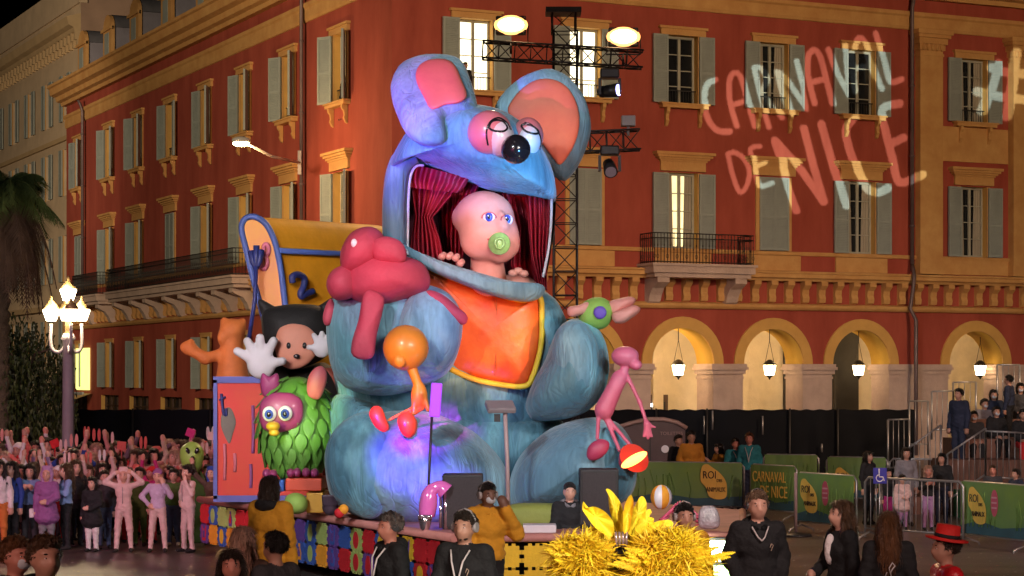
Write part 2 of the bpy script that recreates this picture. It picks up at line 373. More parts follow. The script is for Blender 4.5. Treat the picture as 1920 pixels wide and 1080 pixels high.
mould2('sill_course',[(.02,6.9),(-.06,6.92),(-.08,7.0),(-.06,7.04),(.02,7.05)])
# roofs
m_=MB(); m_.add([(-1,-.2,16.8),(RX1,-.2,16.8),(RX1,5,20),(4,5,20)],[(0,1,2,3)]); m_.build('roof',SLATE,bld,MR)
m_=MB(); m_.add([(LX0,.3,16.8),(0,.3,16.8),(-4,5,19.6),(LX0,5,19.6)],[(0,1,2,3)]); m_.build('roof',SLATE,bld,ML)
# dormers along the side roof
def dormer(x):
    o=MB().box(x-.62,x+.62,-.05,2.2,16.85,18.3,0).build('dormer',mat('dormer_cheek',(.22,.21,.26),.6,.15,2),bld,ML)
    a=MB()
    pts=[(x-.7,-.1,16.85),(x+.7,-.1,16.85),(x+.7,-.1,18.3)]+[(x+.7*math.cos(t),-.1,18.3+.62*math.sin(t)) for t in [PI*k/10 for k in range(1,10)]]+[(x-.7,-.1,18.3)]
    a.prism(pts,(0,-.16,0)); a.box(x-.85,x+.85,-.34,-.26,18.2,18.34); a.build('dormer_gable',ORN,o,ML)
    b=MB().box(x-.33,x+.33,-.3,-.27,17.15,18.1); b.build('dormer_window',SHUT,o,ML)
    r=MB(); n=10
    vs=[(x+.72*math.cos(PI*k/n),y,18.3+.64*math.sin(PI*k/n)) for y in(-.08,2.6) for k in range(n+1)]
    r.add(vs,[(k,k+1,n+2+k,n+1+k) for k in range(n)],0,True); r.build('dormer_roof',SLATE,o,ML)
for x in (-37.2,-32.6,-28.2,-23.4,-18.6,-13.8): dormer(x)
m_=MB(); m_.box(-30.6,-29.6,2.2,3.2,17.5,20.4); m_.build('chimney',ORN,bld,ML)

# ---- windows: one prototype of each kind, then copies with their own matrices
def shutter_mesh(w,h):
    mb=MB(); mb.box(0,w,-.05,0,0,h,0)
    fr=.07
    for a,b,c,d in ((0,fr,0,h),(w-fr,w,0,h),(fr,w-fr,0,fr),(fr,w-fr,h-fr,h),(fr,w-fr,h*.44,h*.44+fr)): mb.box(a,b,-.075,-.051,c,d,0)
    z=fr+.02
    while z<h-fr-.03:
        if not(h*.44-.03<z<h*.44+fr): mb.add([(fr,-.052,z+.035),(w-fr,-.052,z+.035),(w-fr,-.07,z),(fr,-.07,z)],[(0,1,2,3)],0)
        z+=.055
    return mb.mesh('shutter',[SHUT])
SH_T=shutter_mesh(.56,2.2); SH_M=shutter_mesh(.58,2.42); SH_S=shutter_mesh(.55,2.0)
def casement(w,h):
    mb=MB(); y0,y1=.2,.26
    for a,b,c,d in ((-w,-w+.07,0,h),(w-.07,w,0,h),(-w+.07,w-.07,h-.08,h),(-w+.07,w-.07,0,.07),(-.05,.05,.07,h-.08)): mb.box(a,b,y0,y1,c,d)
    for k in (1,2,3):
        z=.07+(h-.15)*k/4
        for a,b in ((-w+.07,-.05),(.05,w-.07)): mb.box(a,b,y0+.01,y1-.01,z-.015,z+.015)
    return mb.mesh('casement',[FRAMEM])
CS_T=casement(OW,2.21); CS_M=casement(OW,2.45); CS_S=casement(.55,2.0)
def pane_mesh(w,h,m): return MB().add([(-w,.245,0),(w,.245,0),(w,.245,h),(-w,.245,h)],[(0,1,2,3)]).mesh('pane',[m])
def pane_curtained(w,h):
    mb=MB(); mb.add([(-w,.30,0),(w,.30,0),(w,.30,h),(-w,.30,h)],[(0,1,2,3)],0)
    for s in (-1,1):
        x0=s*w; x1=s*w*.32; n=16; vs=[]
        for k in range(n+1):
            t=k/n; yy=.27+.012*math.sin(t*26); vs+=[(x0+(x1-x0)*t,yy,0),(x0+(x1-x0)*t*.85,yy,h)]
        mb.add(vs,[(2*k,2*k+2,2*k+3,2*k+1) for k in range(n)],1,True)
    return mb
PN={}
ROOM=mat('bright_room',(1,.86,.58),.8,.12,1.1,0,emit=1.9,streak=(1,1,.6))
for k,(w,h) in dict(T=(OW,2.21),M=(OW,2.45),S=(.55,2.0)).items():
    PN[k,0]=pane_mesh(w,h,GLASS); PN[k,3]=pane_mesh(w,h,ROOM); PN[k,1]=pane_curtained(w,h).mesh('pane',[LITP,CURT]); PN[k,2]=pane_curtained(w,h).mesh('pane',[GLASS,CURT])
br=MB()
prof=[(0,0),(-.20,0),(-.19,-.12),(-.12,-.2),(-.1,-.34),(-.13,-.42),(-.06,-.56),(0,-.6)]
br.prism([(-.055,y,z) for y,z in prof],(.11,0,0)); BRK=br.mesh('bracket',[ORN])
SILL=MB().box(-.86,.86,-.24,0.01,-.16,0,0).box(-.92,.92,-.28,.01,-.05,.0,0).mesh('sill',[ORN])
LINT=MB().box(-.84,.84,-.1,.01,0,.2).box(-.9,.9,-.15,.01,.2,.28).mesh('lintel',[ORN])
PED=MB()
PED.prism([(-.86,-.08,0),(.86,-.08,0),(.86,-.08,.34),(-.86,-.08,.34)],(0,.1,0))
PED.prism([(-.92,.01,.34),(-.92,-.14,.34),(-1.0,-.2,.44),(-1.08,-.27,.5),(-1.12,-.3,.58),(-1.12,-.3,.63),(-1.0,.01,.66)],(0,0,.0))
PED=MB()
PED.box(-.84,.84,-.09,.01,0,.30)
for i,(a,z0,z1,d) in enumerate(((.88,.30,.36,.13),(.95,.36,.43,.18),(1.03,.43,.51,.24),(1.1,.51,.6,.3))): PED.box(-a,a,-d,.01,z0,z1)
PED=PED.mesh('pediment',[ORN])
def jambs(w,h,t=.14): 
    return MB().box(-w-t,-w,-.05,.01,0,h).box(w,w+t,-.05,.01,0,h).mesh('surround',[ORN])
JT,JM,JS=jambs(OW,2.21),jambs(OW,2.45),jambs(.55,2.0,.1)
RAIL=MB()
for k in range(11): RAIL.cyl((-.5+.1*k,.1,0),(-.5+.1*k,.1,.42),.01,n=5)
RAIL.box(-OW,OW,.085,.115,.42,.45); RAIL.box(-OW,OW,.085,.115,.03,.05); RAIL=RAIL.mesh('window_guard',[IRON])
def T3(x,y,z): return Matrix.Translation((x,y,z))
def put_window(kind,c,M,state,ang=(0,0),closed=False):
    z={'T':11.74,'M':7.05,'S':2.4}[kind]; h={'T':2.21,'M':2.45,'S':2.0}[kind]; w=OW if kind!='S' else .55
    B=M@T3(c,0,z); wn=link('window',{'T':JT,'M':JM,'S':JS}[kind],bld,B)
    link('casement',{'T':CS_T,'M':CS_M,'S':CS_S}[kind],wn,B); link('pane',PN[kind,state],wn,B)
    sh={'T':SH_T,'M':SH_M,'S':SH_S}[kind]; sw=.56
    if closed:
        link('shutter',sh,wn,B@T3(-sw,-.02,.02)); link('shutter',sh,wn,B@T3(0.0,-.02,.02))
    else:
        off=.03
        link('shutter',sh,wn,B@T3(-w,-.06,.0)@Matrix.Rotation(ang[0],4,'Z')@T3(-sw-off,0,0))
        link('shutter',sh,wn,B@T3(w,-.06,.0)@Matrix.Rotation(-ang[1],4,'Z')@T3(off,0,0))
    if kind=='T':
        link('sill',SILL,wn,B); link('lintel',LINT,wn,B@T3(0,0,h))
        for s in(-.62,.62): link('bracket',BRK,wn,B@T3(s,-.02,-.16))
        link('window_guard',RAIL,wn,B)
    elif kind=='M': link('pediment',PED,wn,B@T3(0,0,h+.05))
    else: link('lintel',LINT,wn,B@T3(0,0,h)@Matrix.Diagonal((.8,.5,.6,1)))
    return wn
stT=[3,3,0,2,0,2,0,0]; stM=[2,0,1,0,2,2,0,0]
for i,c in enumerate(RC):
    put_window('T',c,MR,stT[i],(.06*random.random(),.06*random.random()))
    put_window('M',c,MR,stM[i],(.05,.05),closed=(i in(1,3)))
for i,c in enumerate(LCc):
    put_window('T',c,ML,[1,2,0,2,0,0,2,0][i],(.05+.5*random.random(),.1+.5*random.random()))
    put_window('M',c,ML,[1,1,1,0,0,0,0,0][i],(.3,.35),closed=(i in(4,7)))
    put_window('S',c,ML,2 if i%2 else 0,(.3,.3))
# panels under the middle windows
PNL=MB().box(-1.05,1.05,-.07,.01,6.4,6.9).mesh('apron_panel',[ORN])
for c in RC[:5]+RC[6:]: link('apron_panel',PNL,bld,MR@T3(c,0,0))
# corbels (dentils) below the ledge
pr=[(0,6.05),(-.3,6.05),(-.3,5.92),(-.24,5.86),(-.15,5.78),(-.13,5.62),(-.17,5.5),(-.14,5.36),(0,5.32)]
cb=MB(); cb.prism([(-.13,y,z) for y,z in pr],(.26,0,0)); CBM=cb.mesh('corbel',[ORN])
x=.45
while x<26: link('corbel',CBM,bld,MR@T3(x,0,0)); x+=.655
x=-.5
while x>-40.8: link('corbel',CBM,bld,ML@T3(x,0,0)); x-=.66
# balconies
def balcony(M,x0,x1,depth=1.0,corb=None):
    b=MB(); b.box(x0,x1,-depth,-.0,6.2,6.42,0); b.box(x0-.06,x1+.06,-depth-.06,0,6.42,6.5,0); b.box(x0+.1,x1-.1,-depth+.1,0,6.06,6.2,0)
    o=b.build('balcony',STONE,bld,M)
    r=MB(); n=int((x1-x0)/.115)
    for a,c in (((x0+.06,-depth+.05),(x1-.06,-depth+.05)),((x0+.06,-.05),(x0+.06,-depth+.05)),((x1-.06,-.05),(x1-.06,-depth+.05))):
        L_=math.hypot(c[0]-a[0],c[1]-a[1]); k=max(2,int(L_/.115))
        for i in range(k+1):
            t=i/k; X=a[0]+(c[0]-a[0])*t; Yy=a[1]+(c[1]-a[1])*t
            r.cyl((X,Yy,6.5),(X,Yy,7.45),.013,n=5)
            r.ell((X,Yy,6.95+.12*(i%2)),(.022,.022,.06),n=6)
            if i%3==1: r.tube([(X+.045*math.cos(q),Yy,6.72+.07*math.sin(q)) for q in [PI*2*j/8 for j in range(8)]],.008,4,0,True)
        for z in (6.55,7.3,7.46): r.cyl((a[0],a[1],z),(c[0],c[1],z),.02,n=6)
    r.build('railing',IRON,o,M)
    for c in corb:
        q=MB(); q.prism([(c-.22,y,z) for y,z in ((0,6.06),(-depth+.15,6.06),(-depth+.15,5.9),(-depth+.3,5.82),(-.5,5.72),(-.34,5.5),(-.26,5.3),(-.1,5.2),(0,5.2))],(.44,0,0)); q.build('balcony_corbel',STONE,o,M)
balcony(MR,8.55,12.35,1.0,(9.0,11.9))
balcony(ML,-29.9,-12.4,1.05,(-29.2,-26.5,-24.4,-21.6,-19.4,-17,-15.1,-13.0))
balcony(ML,-36.2,-31.6,1.0,(-35.6,-32.2))
# giant pilasters of the end pavilion, with capitals
for x,w in ((19.9,.95),(23.9,.95)):
    p=MB(); p.box(x-w/2,x+w/2,-.3,.0,6.4,13.9); o=p.build('pilaster',ORN,bld,MR)
    q=MB()
    for i,(a,z0,z1) in enumerate(((.06,6.4,6.75),(.02,6.75,6.85))): q.box(x-w/2-a,x+w/2+a,-.3-a,0,z0,z1)
    q.build('pilaster_base',ORN,o,MR)
    q=MB()
    for i,(a,z0,z1) in enumerate(((.03,13.9,13.98),(.0,13.98,14.1),(.06,14.1,14.3),(.12,14.3,14.5),(.2,14.5,14.62),(.26,14.62,14.76))): q.box(x-w/2-a,x+w/2+a,-.3-a,0,z0,z1)
    for k in range(5): q.ell((x-w/2+w*(k+.5)/5,-.36,14.2),(.08,.06,.14),n=8)
    q.build('capital',ORN,o,MR)
for z0,z1 in ((10.35,11.55),): 
    MB().box(20.42,23.38,-.06,.01,z0,z1).build('apron_panel',ORN,bld,MR)
MB().box(20.42,23.38,-.06,.01,6.42,7.0).build('apron_panel',ORN,bld,MR)
# drain pipes
def pipe(M,x,z0,z1,y=-.16,r=.07,extra=None):
    p=MB(); p.tube([(x,y,z0),(x,y,z1-.5),(x,y-.1,z1-.2),(x,y-.2,z1)],r,8); 
    for z in np.arange(z0+1.5,z1-1,2.4): p.cyl((x,y,z),(x,y,z+.07),r+.025,n=8)
    return p.build('drain_pipe',mat('zinc_pipe',(.16,.12,.13),.5,.15,3,.1,metal=.4),bld,M)
pipe(ML,-7.5,5.4,16.3,-.2); pipe(ML,-37.3,5.4,15.7,-.2); pipe(MR,19.15,6.5,16,-.2)
MB().tube([(19.15,-.2,6.7),(18.95,-.6,6.3),(18.9,-.6,5.9),(19.0,-.3,5.2),(19.0,-.62,4.8),(19.0,-.62,.2)],.07,8).build('drain_pipe',MC['zinc_pipe'],bld,MR)
# arcade
arch=[1.5,5.4,-1]; AC=[2.9,6.55,10.18,13.66,17.17,22.0,26.6]; ar=1.17
edges=[0.0]+[(a+b)/2 for a,b in zip(AC,AC[1:])]+[RX1]; edges[5]=19.55
zs=3.3; ztop=5.1; dp=1.05
aw=MB(); N_=18
for i,c in enumerate(AC):
    r=ar; x0,x1=edges[i],edges[i+1]
    arc=[(c-r*math.cos(PI*k/N_),zs+r*math.sin(PI*k/N_)*1.0) for k in range(N_+1)]
    top=[(x0+(x1-x0)*k/N_) for k in range(N_+1)]
    for k in range(N_):
        aw.add([(arc[k][0],0,arc[k][1]),(arc[k+1][0],0,arc[k+1][1]),(arc[k+1][0],0,ztop),(arc[k][0],0,ztop)],[(0,1,2,3)],0)
        aw.add([(arc[k][0],0,arc[k][1]),(arc[k][0],dp,arc[k][1]),(arc[k+1][0],dp,arc[k+1][1]),(arc[k+1][0],0,arc[k+1][1])],[(0,1,2,3)],1,True)
        aw.add([(arc[k][0],dp,arc[k][1]),(arc[k+1][0],dp,arc[k+1][1]),(arc[k+1][0],dp,ztop),(arc[k][0],dp,ztop)],[(0,1,2,3)],2)
    for a,b in ((x0,c-r),(c+r,x1)):
        aw.add([(a,0,zs),(b,0,zs),(b,0,ztop),(a,0,ztop)],[(0,1,2,3)],0); aw.add([(a,dp,zs),(b,dp,zs),(b,dp,ztop),(a,dp,ztop)],[(0,1,2,3)],2)
aw.build('arcade_wall',[WALLR,mat('ochre_soffit',(.62,.38,.06),.8,.1,1.5,.1),STONEW],bld,MR)
for i,c in enumerate(AC):
    r=MB(); pts=[]; n=20
    for k in range(n): 
        a0,a1=PI*k/n,PI*(k+1)/n; A=lambda t,q,y:(c-q*math.cos(t),y,zs+q*math.sin(t))
        r.add([A(a0,ar-.004,-.07),A(a1,ar-.004,-.07),A(a1,ar+.36,-.07),A(a0,ar+.36,-.07)],[(0,1,2,3)]); r.add([A(a0,ar+.36,-.07),A(a1,ar+.36,-.07),A(a1,ar+.36,0.003),A(a0,ar+.36,0.003)],[(0,1,2,3)]); r.add([A(a0,ar-.004,-.07),A(a1,ar-.004,-.07),A(a1,ar-.004,0.003),A(a0,ar-.004,0.003)],[(0,1,2,3)])
    r.build('archivolt',ORN2,bld,MR)
for i in range(len(edges)):
    a=(AC[i-1]+ar) if i>0 else 0.; b=(AC[i]-ar) if i<len(AC) else RX1
    p=MB(); p.box(a,b,-.0,dp-.01,0,zs-.5); o=p.build('pier',[STONE],bld,MR)
    q=MB()
    for t,z0,z1 in ((.03,zs-.5,zs-.42),(.0,zs-.42,zs-.34),(.07,zs-.34,zs-.2),(.14,zs-.2,zs-.1),(.1,zs-.1,zs)): q.box(a-t,b+t,-t,dp+t*.5,z0,z1)
    q.build('pier_cap',STONE,o,MR)
    MB().box(a-.06,b+.06,-.06,dp,0.,.45).build('pier_base',STONE,o,MR)
inn=MB()
inn.add([(0,4.6,0),(RX1,4.6,0),(RX1,4.6,5.1),(0,4.6,5.1)],[(0,1,2,3)],0); inn.add([(0,dp,4.95),(RX1,dp,4.95),(RX1,4.6,4.95),(0,4.6,4.95)],[(0,1,2,3)],0)
inn.add([(0,0,5.09),(RX1,0,5.09),(RX1,dp,5.09),(0,dp,5.09)],[(0,1,2,3)],0)
inn.build('arcade_interior',STONEW,bld,MR)
for c in AC: MB().box(c+ar+.25,c+ar+.65,4.42,4.6,0,4.9).box(c+ar+.2,c+ar+.7,4.38,4.6,3.2,3.4).build('inner_pilaster',STONEW,bld,MR)
DK=mat('dark_shopfront',(.02,.018,.018),.35,.3,2,0); WD=mat('door_wood',(.09,.05,.035),.6,.2,3,.2)
LEDS=mat('shop_sign_light',(.9,.95,1),.5,0,1,0,emit=3)
def door(x,w,h,sign=False,M=MR,y=4.57):
    o=MB().box(x-w/2,x+w/2,y-.04,y+.02,0,h,0).build('door',WD,bld,M)
    for s in(-1,1): MB().box(x+s*w/4-w*.19,x+s*w/4+w*.19,y-.06,y-.041,.25,h-.25).build('door_panel',DK,o,M)
    if sign:
        for s in(-1,1): MB().box(x+s*w/4-.25,x+s*w/4+.25,y-.09,y-.061,h-.42,h-.3).build('lit_sign',LEDS,o,M)
    return o
door(11.3,1.9,2.25,True); door(14.75,1.1,2.2); door(7.9,1.2,2.25); door(22.8,1.6,2.3,True)
MB().box(17.0,20.2,4.45,4.55,0,4.9).build('dark_opening',DK,bld,MR)
MB().box(17.6,19.6,4.2,4.3,0,1.2).build('opening_screen',mat('tan_screen',(.4,.33,.2),.8,.1,2),bld,MR)
MB().box(18.9,19.0,4.1,4.2,0,3.4).build('opening_post',IRON,bld,MR)
# shop fronts of the side facade
for i,c in enumerate(LCc):
    o=MB().add([(c-1.5,.3,0),(c+1.5,.3,0),(c+1.5,.3,2.05),(c-1.5,.3,2.05)],[(0,1,2,3)]).build('shop_window',DK,bld,ML)
    f=MB()
    for x in (-1.46,-.5,.5,1.46): f.box(c+x-.04,c+x+.04,.18,.26,0,2.02)
    f.box(c-1.5,c+1.5,.17,.27,1.55,1.62); f.build('shop_frame',WD,o,ML)
    if i in (2,3,4):
        MB().box(c-.3+.2*i,c+.15+.2*i,.1,.16,1.15,1.45).build('lit_sign',mat('blue_white_screen',(.75,.85,1),.5,0,1,0,emit=2.2),o,ML)
MB().box(-38.9,-36.6,-.12,-.02,2.25,4.2).build('lit_window',mat('yellow_green_lit_window',(.75,.8,.25),.6,.2,4,0,emit=1.1,streak=(6,6,.3)),bld,ML)
aw_=MB(); aw_.add([(-40,-.1,2.1),(-36,-.1,2.1),(-36,-1.1,1.75),(-40,-1.1,1.75)],[(0,1,2,3)]); aw_.box(-40,-36,-1.12,-1.1,1.5,1.76); aw_.build('awning',mat('tan_awning',(.42,.22,.12),.7,.15,2),bld,ML)
sg=MB().box(-38.9,-37.0,-.3,-.2,1.95,2.15,0); so=sg.build('shop_sign',mat('grey_sign',(.3,.33,.38),.6,.1,2),bld,ML)

# arcade lanterns
LG=mat('lantern_glass',(1,.85,.6),.4,0,1,0,emit=9,ecol=(1,.72,.38))
def lantern_proto():
    t=thing('arcade_lantern','','lantern',(0,0,0),'lanterns hanging in the arcade')
    MB().lathe([(.16,0),(.2,.02),(.27,.42),(.2,.5)],(0,0,0),6).build('lantern_glass',LG,t)
    f=MB(); f.lathe([(.02,-.18),(.05,-.1),(.17,-.02),(.17,.0)],(0,0,0),6); f.lathe([(.29,.43),(.25,.5),(.12,.62),(.05,.66)],(0,0,0),6)
    for k in range(6):
        a=2*PI*k/6; f.cyl((.2*math.cos(a),.2*math.sin(a),.0),(.285*math.cos(a),.285*math.sin(a),.44),.014,n=5)
    f.build('lantern_frame',IRON,t)
    h=MB(); h.cyl((0,0,1.45),(0,0,2.9),.018,n=6); h.cyl((-.18,0,.55),(0,0,1.45),.012,n=5); h.cyl((.18,0,.55),(0,0,1.45),.012,n=5); h.ell((0,0,2.9),.07,n=8); h.build('hanging_rod',IRON,t)
    for c in t.children: c.matrix_basis=Matrix.Scale(.8,4)@c.matrix_basis; WM[c.name]=c.matrix_basis.copy()
    return t
lp=lantern_proto(); used=False
for px,lab in ((1272,'arcade lantern hanging in the arch just right of the pink doll'),(1443,'arcade lantern hanging in the middle arch above the narrow dark doorway'),(1610,'arcade lantern hanging in the arch with the dark opening'),(1838,'arcade lantern in the rightmost arch over the stands'),(1160,'arcade lantern hanging half hidden behind the pink doll')):
    k=(px-CX)/F; mid=Vector((.432,-.902,0)); base=C0-mid*.55      # plane 0.55 m inside the wall
    u=(k*base.y-base.x)/(.902-k*.432); loc=base+Vector((.902,.432,0))*u; loc.z=H-(701-HY)/F*loc.y-.05
    mw=Matrix.Translation(loc)
    if not used: lp.matrix_basis=mw; WM[lp.name]=mw; used=True; l=lp      # children follow
    else: l=copytree(lp0,None,mw)
    lp0=lp
    l['label']=lab
    lamp('POINT','lantern_light',loc+Vector((.9,1.2,.9)),95,(1,.70,.36),size=.2)
lamp('POINT','lantern_light',C0+Vector((.902,.432,0))*2+Vector((-.432,.902,0))*2.5+Vector((0,0,3.5)),60,(1,.7,.36),size=.2)
# ---- cream building further left
cb_=thing('cream_building','tall cream building with dentil cornice and narrow shutters left of the red building','building',ML@Vector((-45,0,0)))
CR=mat('cream_render',(.58,.45,.31),.85,.14,.8,.1,9)
xc0,xc1=-78,-41.6
hs=[]; xs=np.arange(-44.5,-77,-3.9)
MC_=ML@T3(0,.8,0)
wl=wall(xc0,xc1,0,21,[(x-.5,x+.5,z,z+2.3) for x in xs for z in (3.4,7.6,11.9,15.6)],.3); wl.build('wall',[CR,CR],cb_,MC_)
MB().add([(xc1,0,0),(xc1,16,0),(xc1,16,21.9),(xc1,0,21.9)],[(0,1,2,3)]).build('end_wall',mat('brown_render',(.33,.22,.16),.85,.15,.8,.1),cb_,MC_)
MB().add([(xc0,0,21.9),(xc1,0,21.9),(xc1,16,21.9),(xc0,16,21.9)],[(0,1,2,3)]).box(xc0,xc1+.1,-.1,.3,21.0,22.4).build('parapet',CR,cb_,MC_)
cn=MB(); pr2=[(0,19.6),(-.3,19.6),(-.35,19.8),(-.6,19.9),(-.7,20.3),(0,20.5)]
cn.prism([(xc0,y,z) for y,z in pr2],(xc1-xc0,0,0)); cn.prism([(xc0,y,z) for y,z in ((0,14.6),(-.15,14.6),(-.2,14.8),(0,14.85))],(xc1-xc0,0,0)); cn.prism([(xc0,y,z) for y,z in ((0,6.2),(-.25,6.2),(-.3,6.45),(0,6.5))],(xc1-xc0,0,0)); cn.build('cornice',mat('cream_trim',(.5,.36,.2),.8,.1,1),cb_,MC_)
DM=MB().box(-.14,.14,-.3,0,19.2,19.6).box(-.1,.1,-.2,0,18.9,19.2).mesh('dentil',[MC['cream_trim']])
for x in np.arange(xc0+.3,xc1,.75): link('dentil',DM,cb_,MC_@T3(x,0,0))
for x in xs:
    for z in (3.4,7.6,11.9,15.6):
        w_=link('window',JT,cb_,MC_@T3(x,0,z)@Matrix.Diagonal((.9,1,1.04,1)))
        link('pane',PN['T',0],w_,MC_@T3(x,0,z)@Matrix.Diagonal((.9,1,1.04,1)))
        for s,xx in ((-1,-.5-.56),(1,.5)): link('shutter',SH_T,w_,MC_@T3(x+xx+s*.12*random.random(),-.06,z)@Matrix.Diagonal((1,1,1.04,1)))
cb2=MB(); cb2.box(-62,-50,6,14,21.9,25.5); cb2.box(-50,-49,8,9,21.9,24); cb2.build('roof_house',CR,cb_,MC_)

# ---- bracket street lamp on the side facade
bl=thing('wall_lamp','street lamp on a long pale arm fixed to the red side wall','street lamp',ML@Vector((-7.4,-.3,0)))
e_=P(452,266,66); b_=ML@Vector((-7.4,-.3,10.05))
m_=MB(); m_.tube([b_,b_.lerp(e_,.5)+Vector((0,0,-.12)),e_.lerp(b_,.12)],.05,8); m_.box(-.06,.06,-.06,.06,-.4,.4,0,Matrix.Translation(b_)); m_.build('arm',mat('pale_lamp_arm',(.4,.36,.35),.5,.1,3,0),bl)
M_=Matrix.Translation(e_)
MB().ell(e_+Vector((0,0,.05)),(.3,.2,.12),n=14).build('lamp_head',mat('lamp_grey',(.3,.3,.3),.5,.1,3,0),bl)
MB().ell(e_-Vector((0,0,.05)),(.27,.18,.1),n=14).build('lamp_lens',mat('wall_lamp_glow',(1,.8,.5),.5,0,1,0,emit=14,ecol=(1,.7,.35)),bl)
lamp('POINT','wall_lamp_light',e_-Vector((0,.0,.4)),420,(1,.6,.25),size=.2)

# ---- five-light street lamp at the left
sl=thing('street_lamp','grey post street lamp with five glowing lanterns above the costumed children','street lamp',G(128,42))
GP=mat('grey_post',(.32,.30,.33),.5,.1,4,.1); GL=mat('globe_glow',(1,.93,.8),.4,0,1,0,emit=12,ecol=(1,.78,.5)); BRS=mat('lantern_brass',(.45,.33,.15),.4,.1,3,.1,metal=.4)
gx=lambda px,py:P(px,py,42)
b0=G(128,42)
MB().lathe([(.28,0),(.3,.2),(.2,.35),(.17,.6),(.13,1.0),(.11,3.6),(.15,3.65),(.1,3.75)],b0,12).build('post',GP,sl)
for (px,py,dy) in ((128,545,0),(96,583,.0),(153,583,.15),(133,583,-.45),(125,583,.5)):
    c=P(px,py,42+dy)
    if py>550:
        a=P(128,640,42); m_=MB(); mid_=P((px*2+128)/3,662,42+dy*.7)
        m_.tube(crom([a,P((px+128)/2,660,42+dy*.5),P(px,650,42+dy),P(px,607,42+dy)],6,False),.035,7); m_.build('arm',GP,sl)
    else: MB().cyl(P(128,640,42),P(128,560,42),.07,.05,n=8).build('stem',BRS,sl)
    s=.0107*1.0
    o=MB().lathe([(.10,-.2),(.17,0.0),(.165,.02)],c,8).lathe([(.165,.02),(.12,.1)],c,8).build('lantern',GL,sl)
    MB().lathe([(.17,.03),(.1,.14),(.03,.22),(.015,.3)],c,8).build('lantern_cap',BRS,o)
    if py<560 or px in(96,153): lamp('POINT','street_lamp_light',c-Vector((0,.3,0)),55,(1,.75,.45),size=.12)

# ---- plants at the left
PF=mat('palm_frond',(.13,.075,.055),.7,.3,3,.2); PG=mat('palm_green',(.10,.14,.04),.7,.3,3,.2); TRK=mat('palm_trunk',(.10,.07,.05),.9,.25,5,.6)
pt=thing('palm_tree','palm with drooping dry fronds at the left edge of the square','tree',G(-2,46))
m_=MB(); b0=G(-2,46)
for k in range(24):
    z=k*.29; m_.lathe([(.2,z),(.27,z+.2),(.2,z+.29)],b0,10)
m_.build('trunk',TRK,pt)
top=b0+Vector((.1,0,7.0))
def frond(a,el,L,droop,m):
    mb=MB(); n=14; pts=[]; d=Vector((math.cos(a),math.sin(a),0))
    for i in range(n+1):
        t=i/n; pts.append(top+d*(L*t*math.cos(el)*(1-.25*t*droop))+Vector((0,0,L*(math.sin(el)*t-droop*t*t))))
    mb.tube(pts,[.03*(1-.8*i/n)+.004 for i in range(n+1)],5)
    side=Vector((-d.y,d.x,0))
    for i in range(1,n*3):
        t=i/(n*3); f=t*n; k=min(int(f),n-1); p=pts[k].lerp(pts[k+1],f-k); tan=(pts[k+1]-pts[k]).normalized()
        ll=.62*math.sin(PI*min(1,t*.9+.1))+.12
        for s in(-1,1):
            q=p+(side*s*.8+tan*.5+Vector((0,0,-.45-.4*random.random()))).normalized()*ll
            w=tan*.022
            mb.add([p-w,p+w,q],[(0,1,2)])
    mb.build('frond',m,pt)
for k in range(30):
    el=random.uniform(-.05,1.2); frond(k*2.4,el,random.uniform(1.2,1.9),random.uniform(.5,.9),PG)
for k in range(64):
    frond(k*2.4+1,random.uniform(-.9,-.1),random.uniform(1.1,1.7),random.uniform(.9,1.3),PF)
wt=thing('weeping_tree','dark green weeping tree behind the street lamp at the left edge','tree',G(25,47))
b0=G(25,47); br_=MB()
br_.tube([b0,b0+Vector((.1,0,1.2)),b0+Vector((-.05,.1,2.6))],[.22,.17,.1],9)
for k in range(9):
    a=k*.7; br_.tube([b0+Vector((.05,0,1.4+.12*k)),b0+Vector((.8*math.cos(a),.8*math.sin(a),2.6+.1*k)),b0+Vector((1.3*math.cos(a),1.2*math.sin(a),2.7+.1*k))],[.07,.04,.015],6)
br_.build('trunk',TRK,wt)
fo=MB()
for k in range(520):
    a=random.random()*2*PI; r=1.35*math.sqrt(random.random()); z1=4.35-1.1*(r/1.35)**2-random.random()*.6; p=b0+Vector((r*math.cos(a),r*math.sin(a)*.9,z1)); L_=random.uniform(1.2,3.2)
    L_=min(L_,p.z-.4); n=int(L_/.11); 
    for i in range(n):
        q=p+Vector((.10*math.sin(i*.35+k)+.04*random.uniform(-1,1),.05*random.uniform(-1,1),-i*.11)); b=random.random()*PI; w=.028; h=.12
        d=Vector((math.cos(b)*w,math.sin(b)*w,0)); fo.add([q-d,q+d,q+Vector((random.uniform(-.05,.05),0,-h))],[(0,1,2)],random.randrange(2))
fo.build('crown',[mat('weep_leaf_a',(.03,.05,.014),.6,.3,3,0),mat('weep_leaf_b',(.06,.085,.02),.6,.3,3,0)],wt)

# ---- black privacy fence behind the square
fy=51.; fz=2.08
ff=thing('tarp_fence','long fence hung with black tarpaulin closing off the square in front of the arcade','fence',G(900,fy))
xs_=[-60,100,250,395,560,720,900,1085,1230,1325,1480,1570,1715]
for a,b in zip(xs_,xs_[1:]):
    A=G(a,fy).x; B=G(b,fy).x; m_=MB(); n=22; vs=[]
    for i in range(n+1):
        for j in range(7):
            t=i/n; z=fz*j/6; vs.append((A+.01+(B-A-.02)*t,fy+.05*mn.noise(Vector((t*4+a,z*.9,0))),z+(.012*math.sin(t*22) if j==6 else 0)))
    m_.add(vs,[(i*7+j,(i+1)*7+j,(i+1)*7+j+1,i*7+j+1) for i in range(n) for j in range(6)],0,True); m_.build('tarp',TARP,ff)
    MB().cyl((A,fy-.08,0),(A,fy-.08,fz+.03),.025,n=8).build('fence_post',IRON,ff)
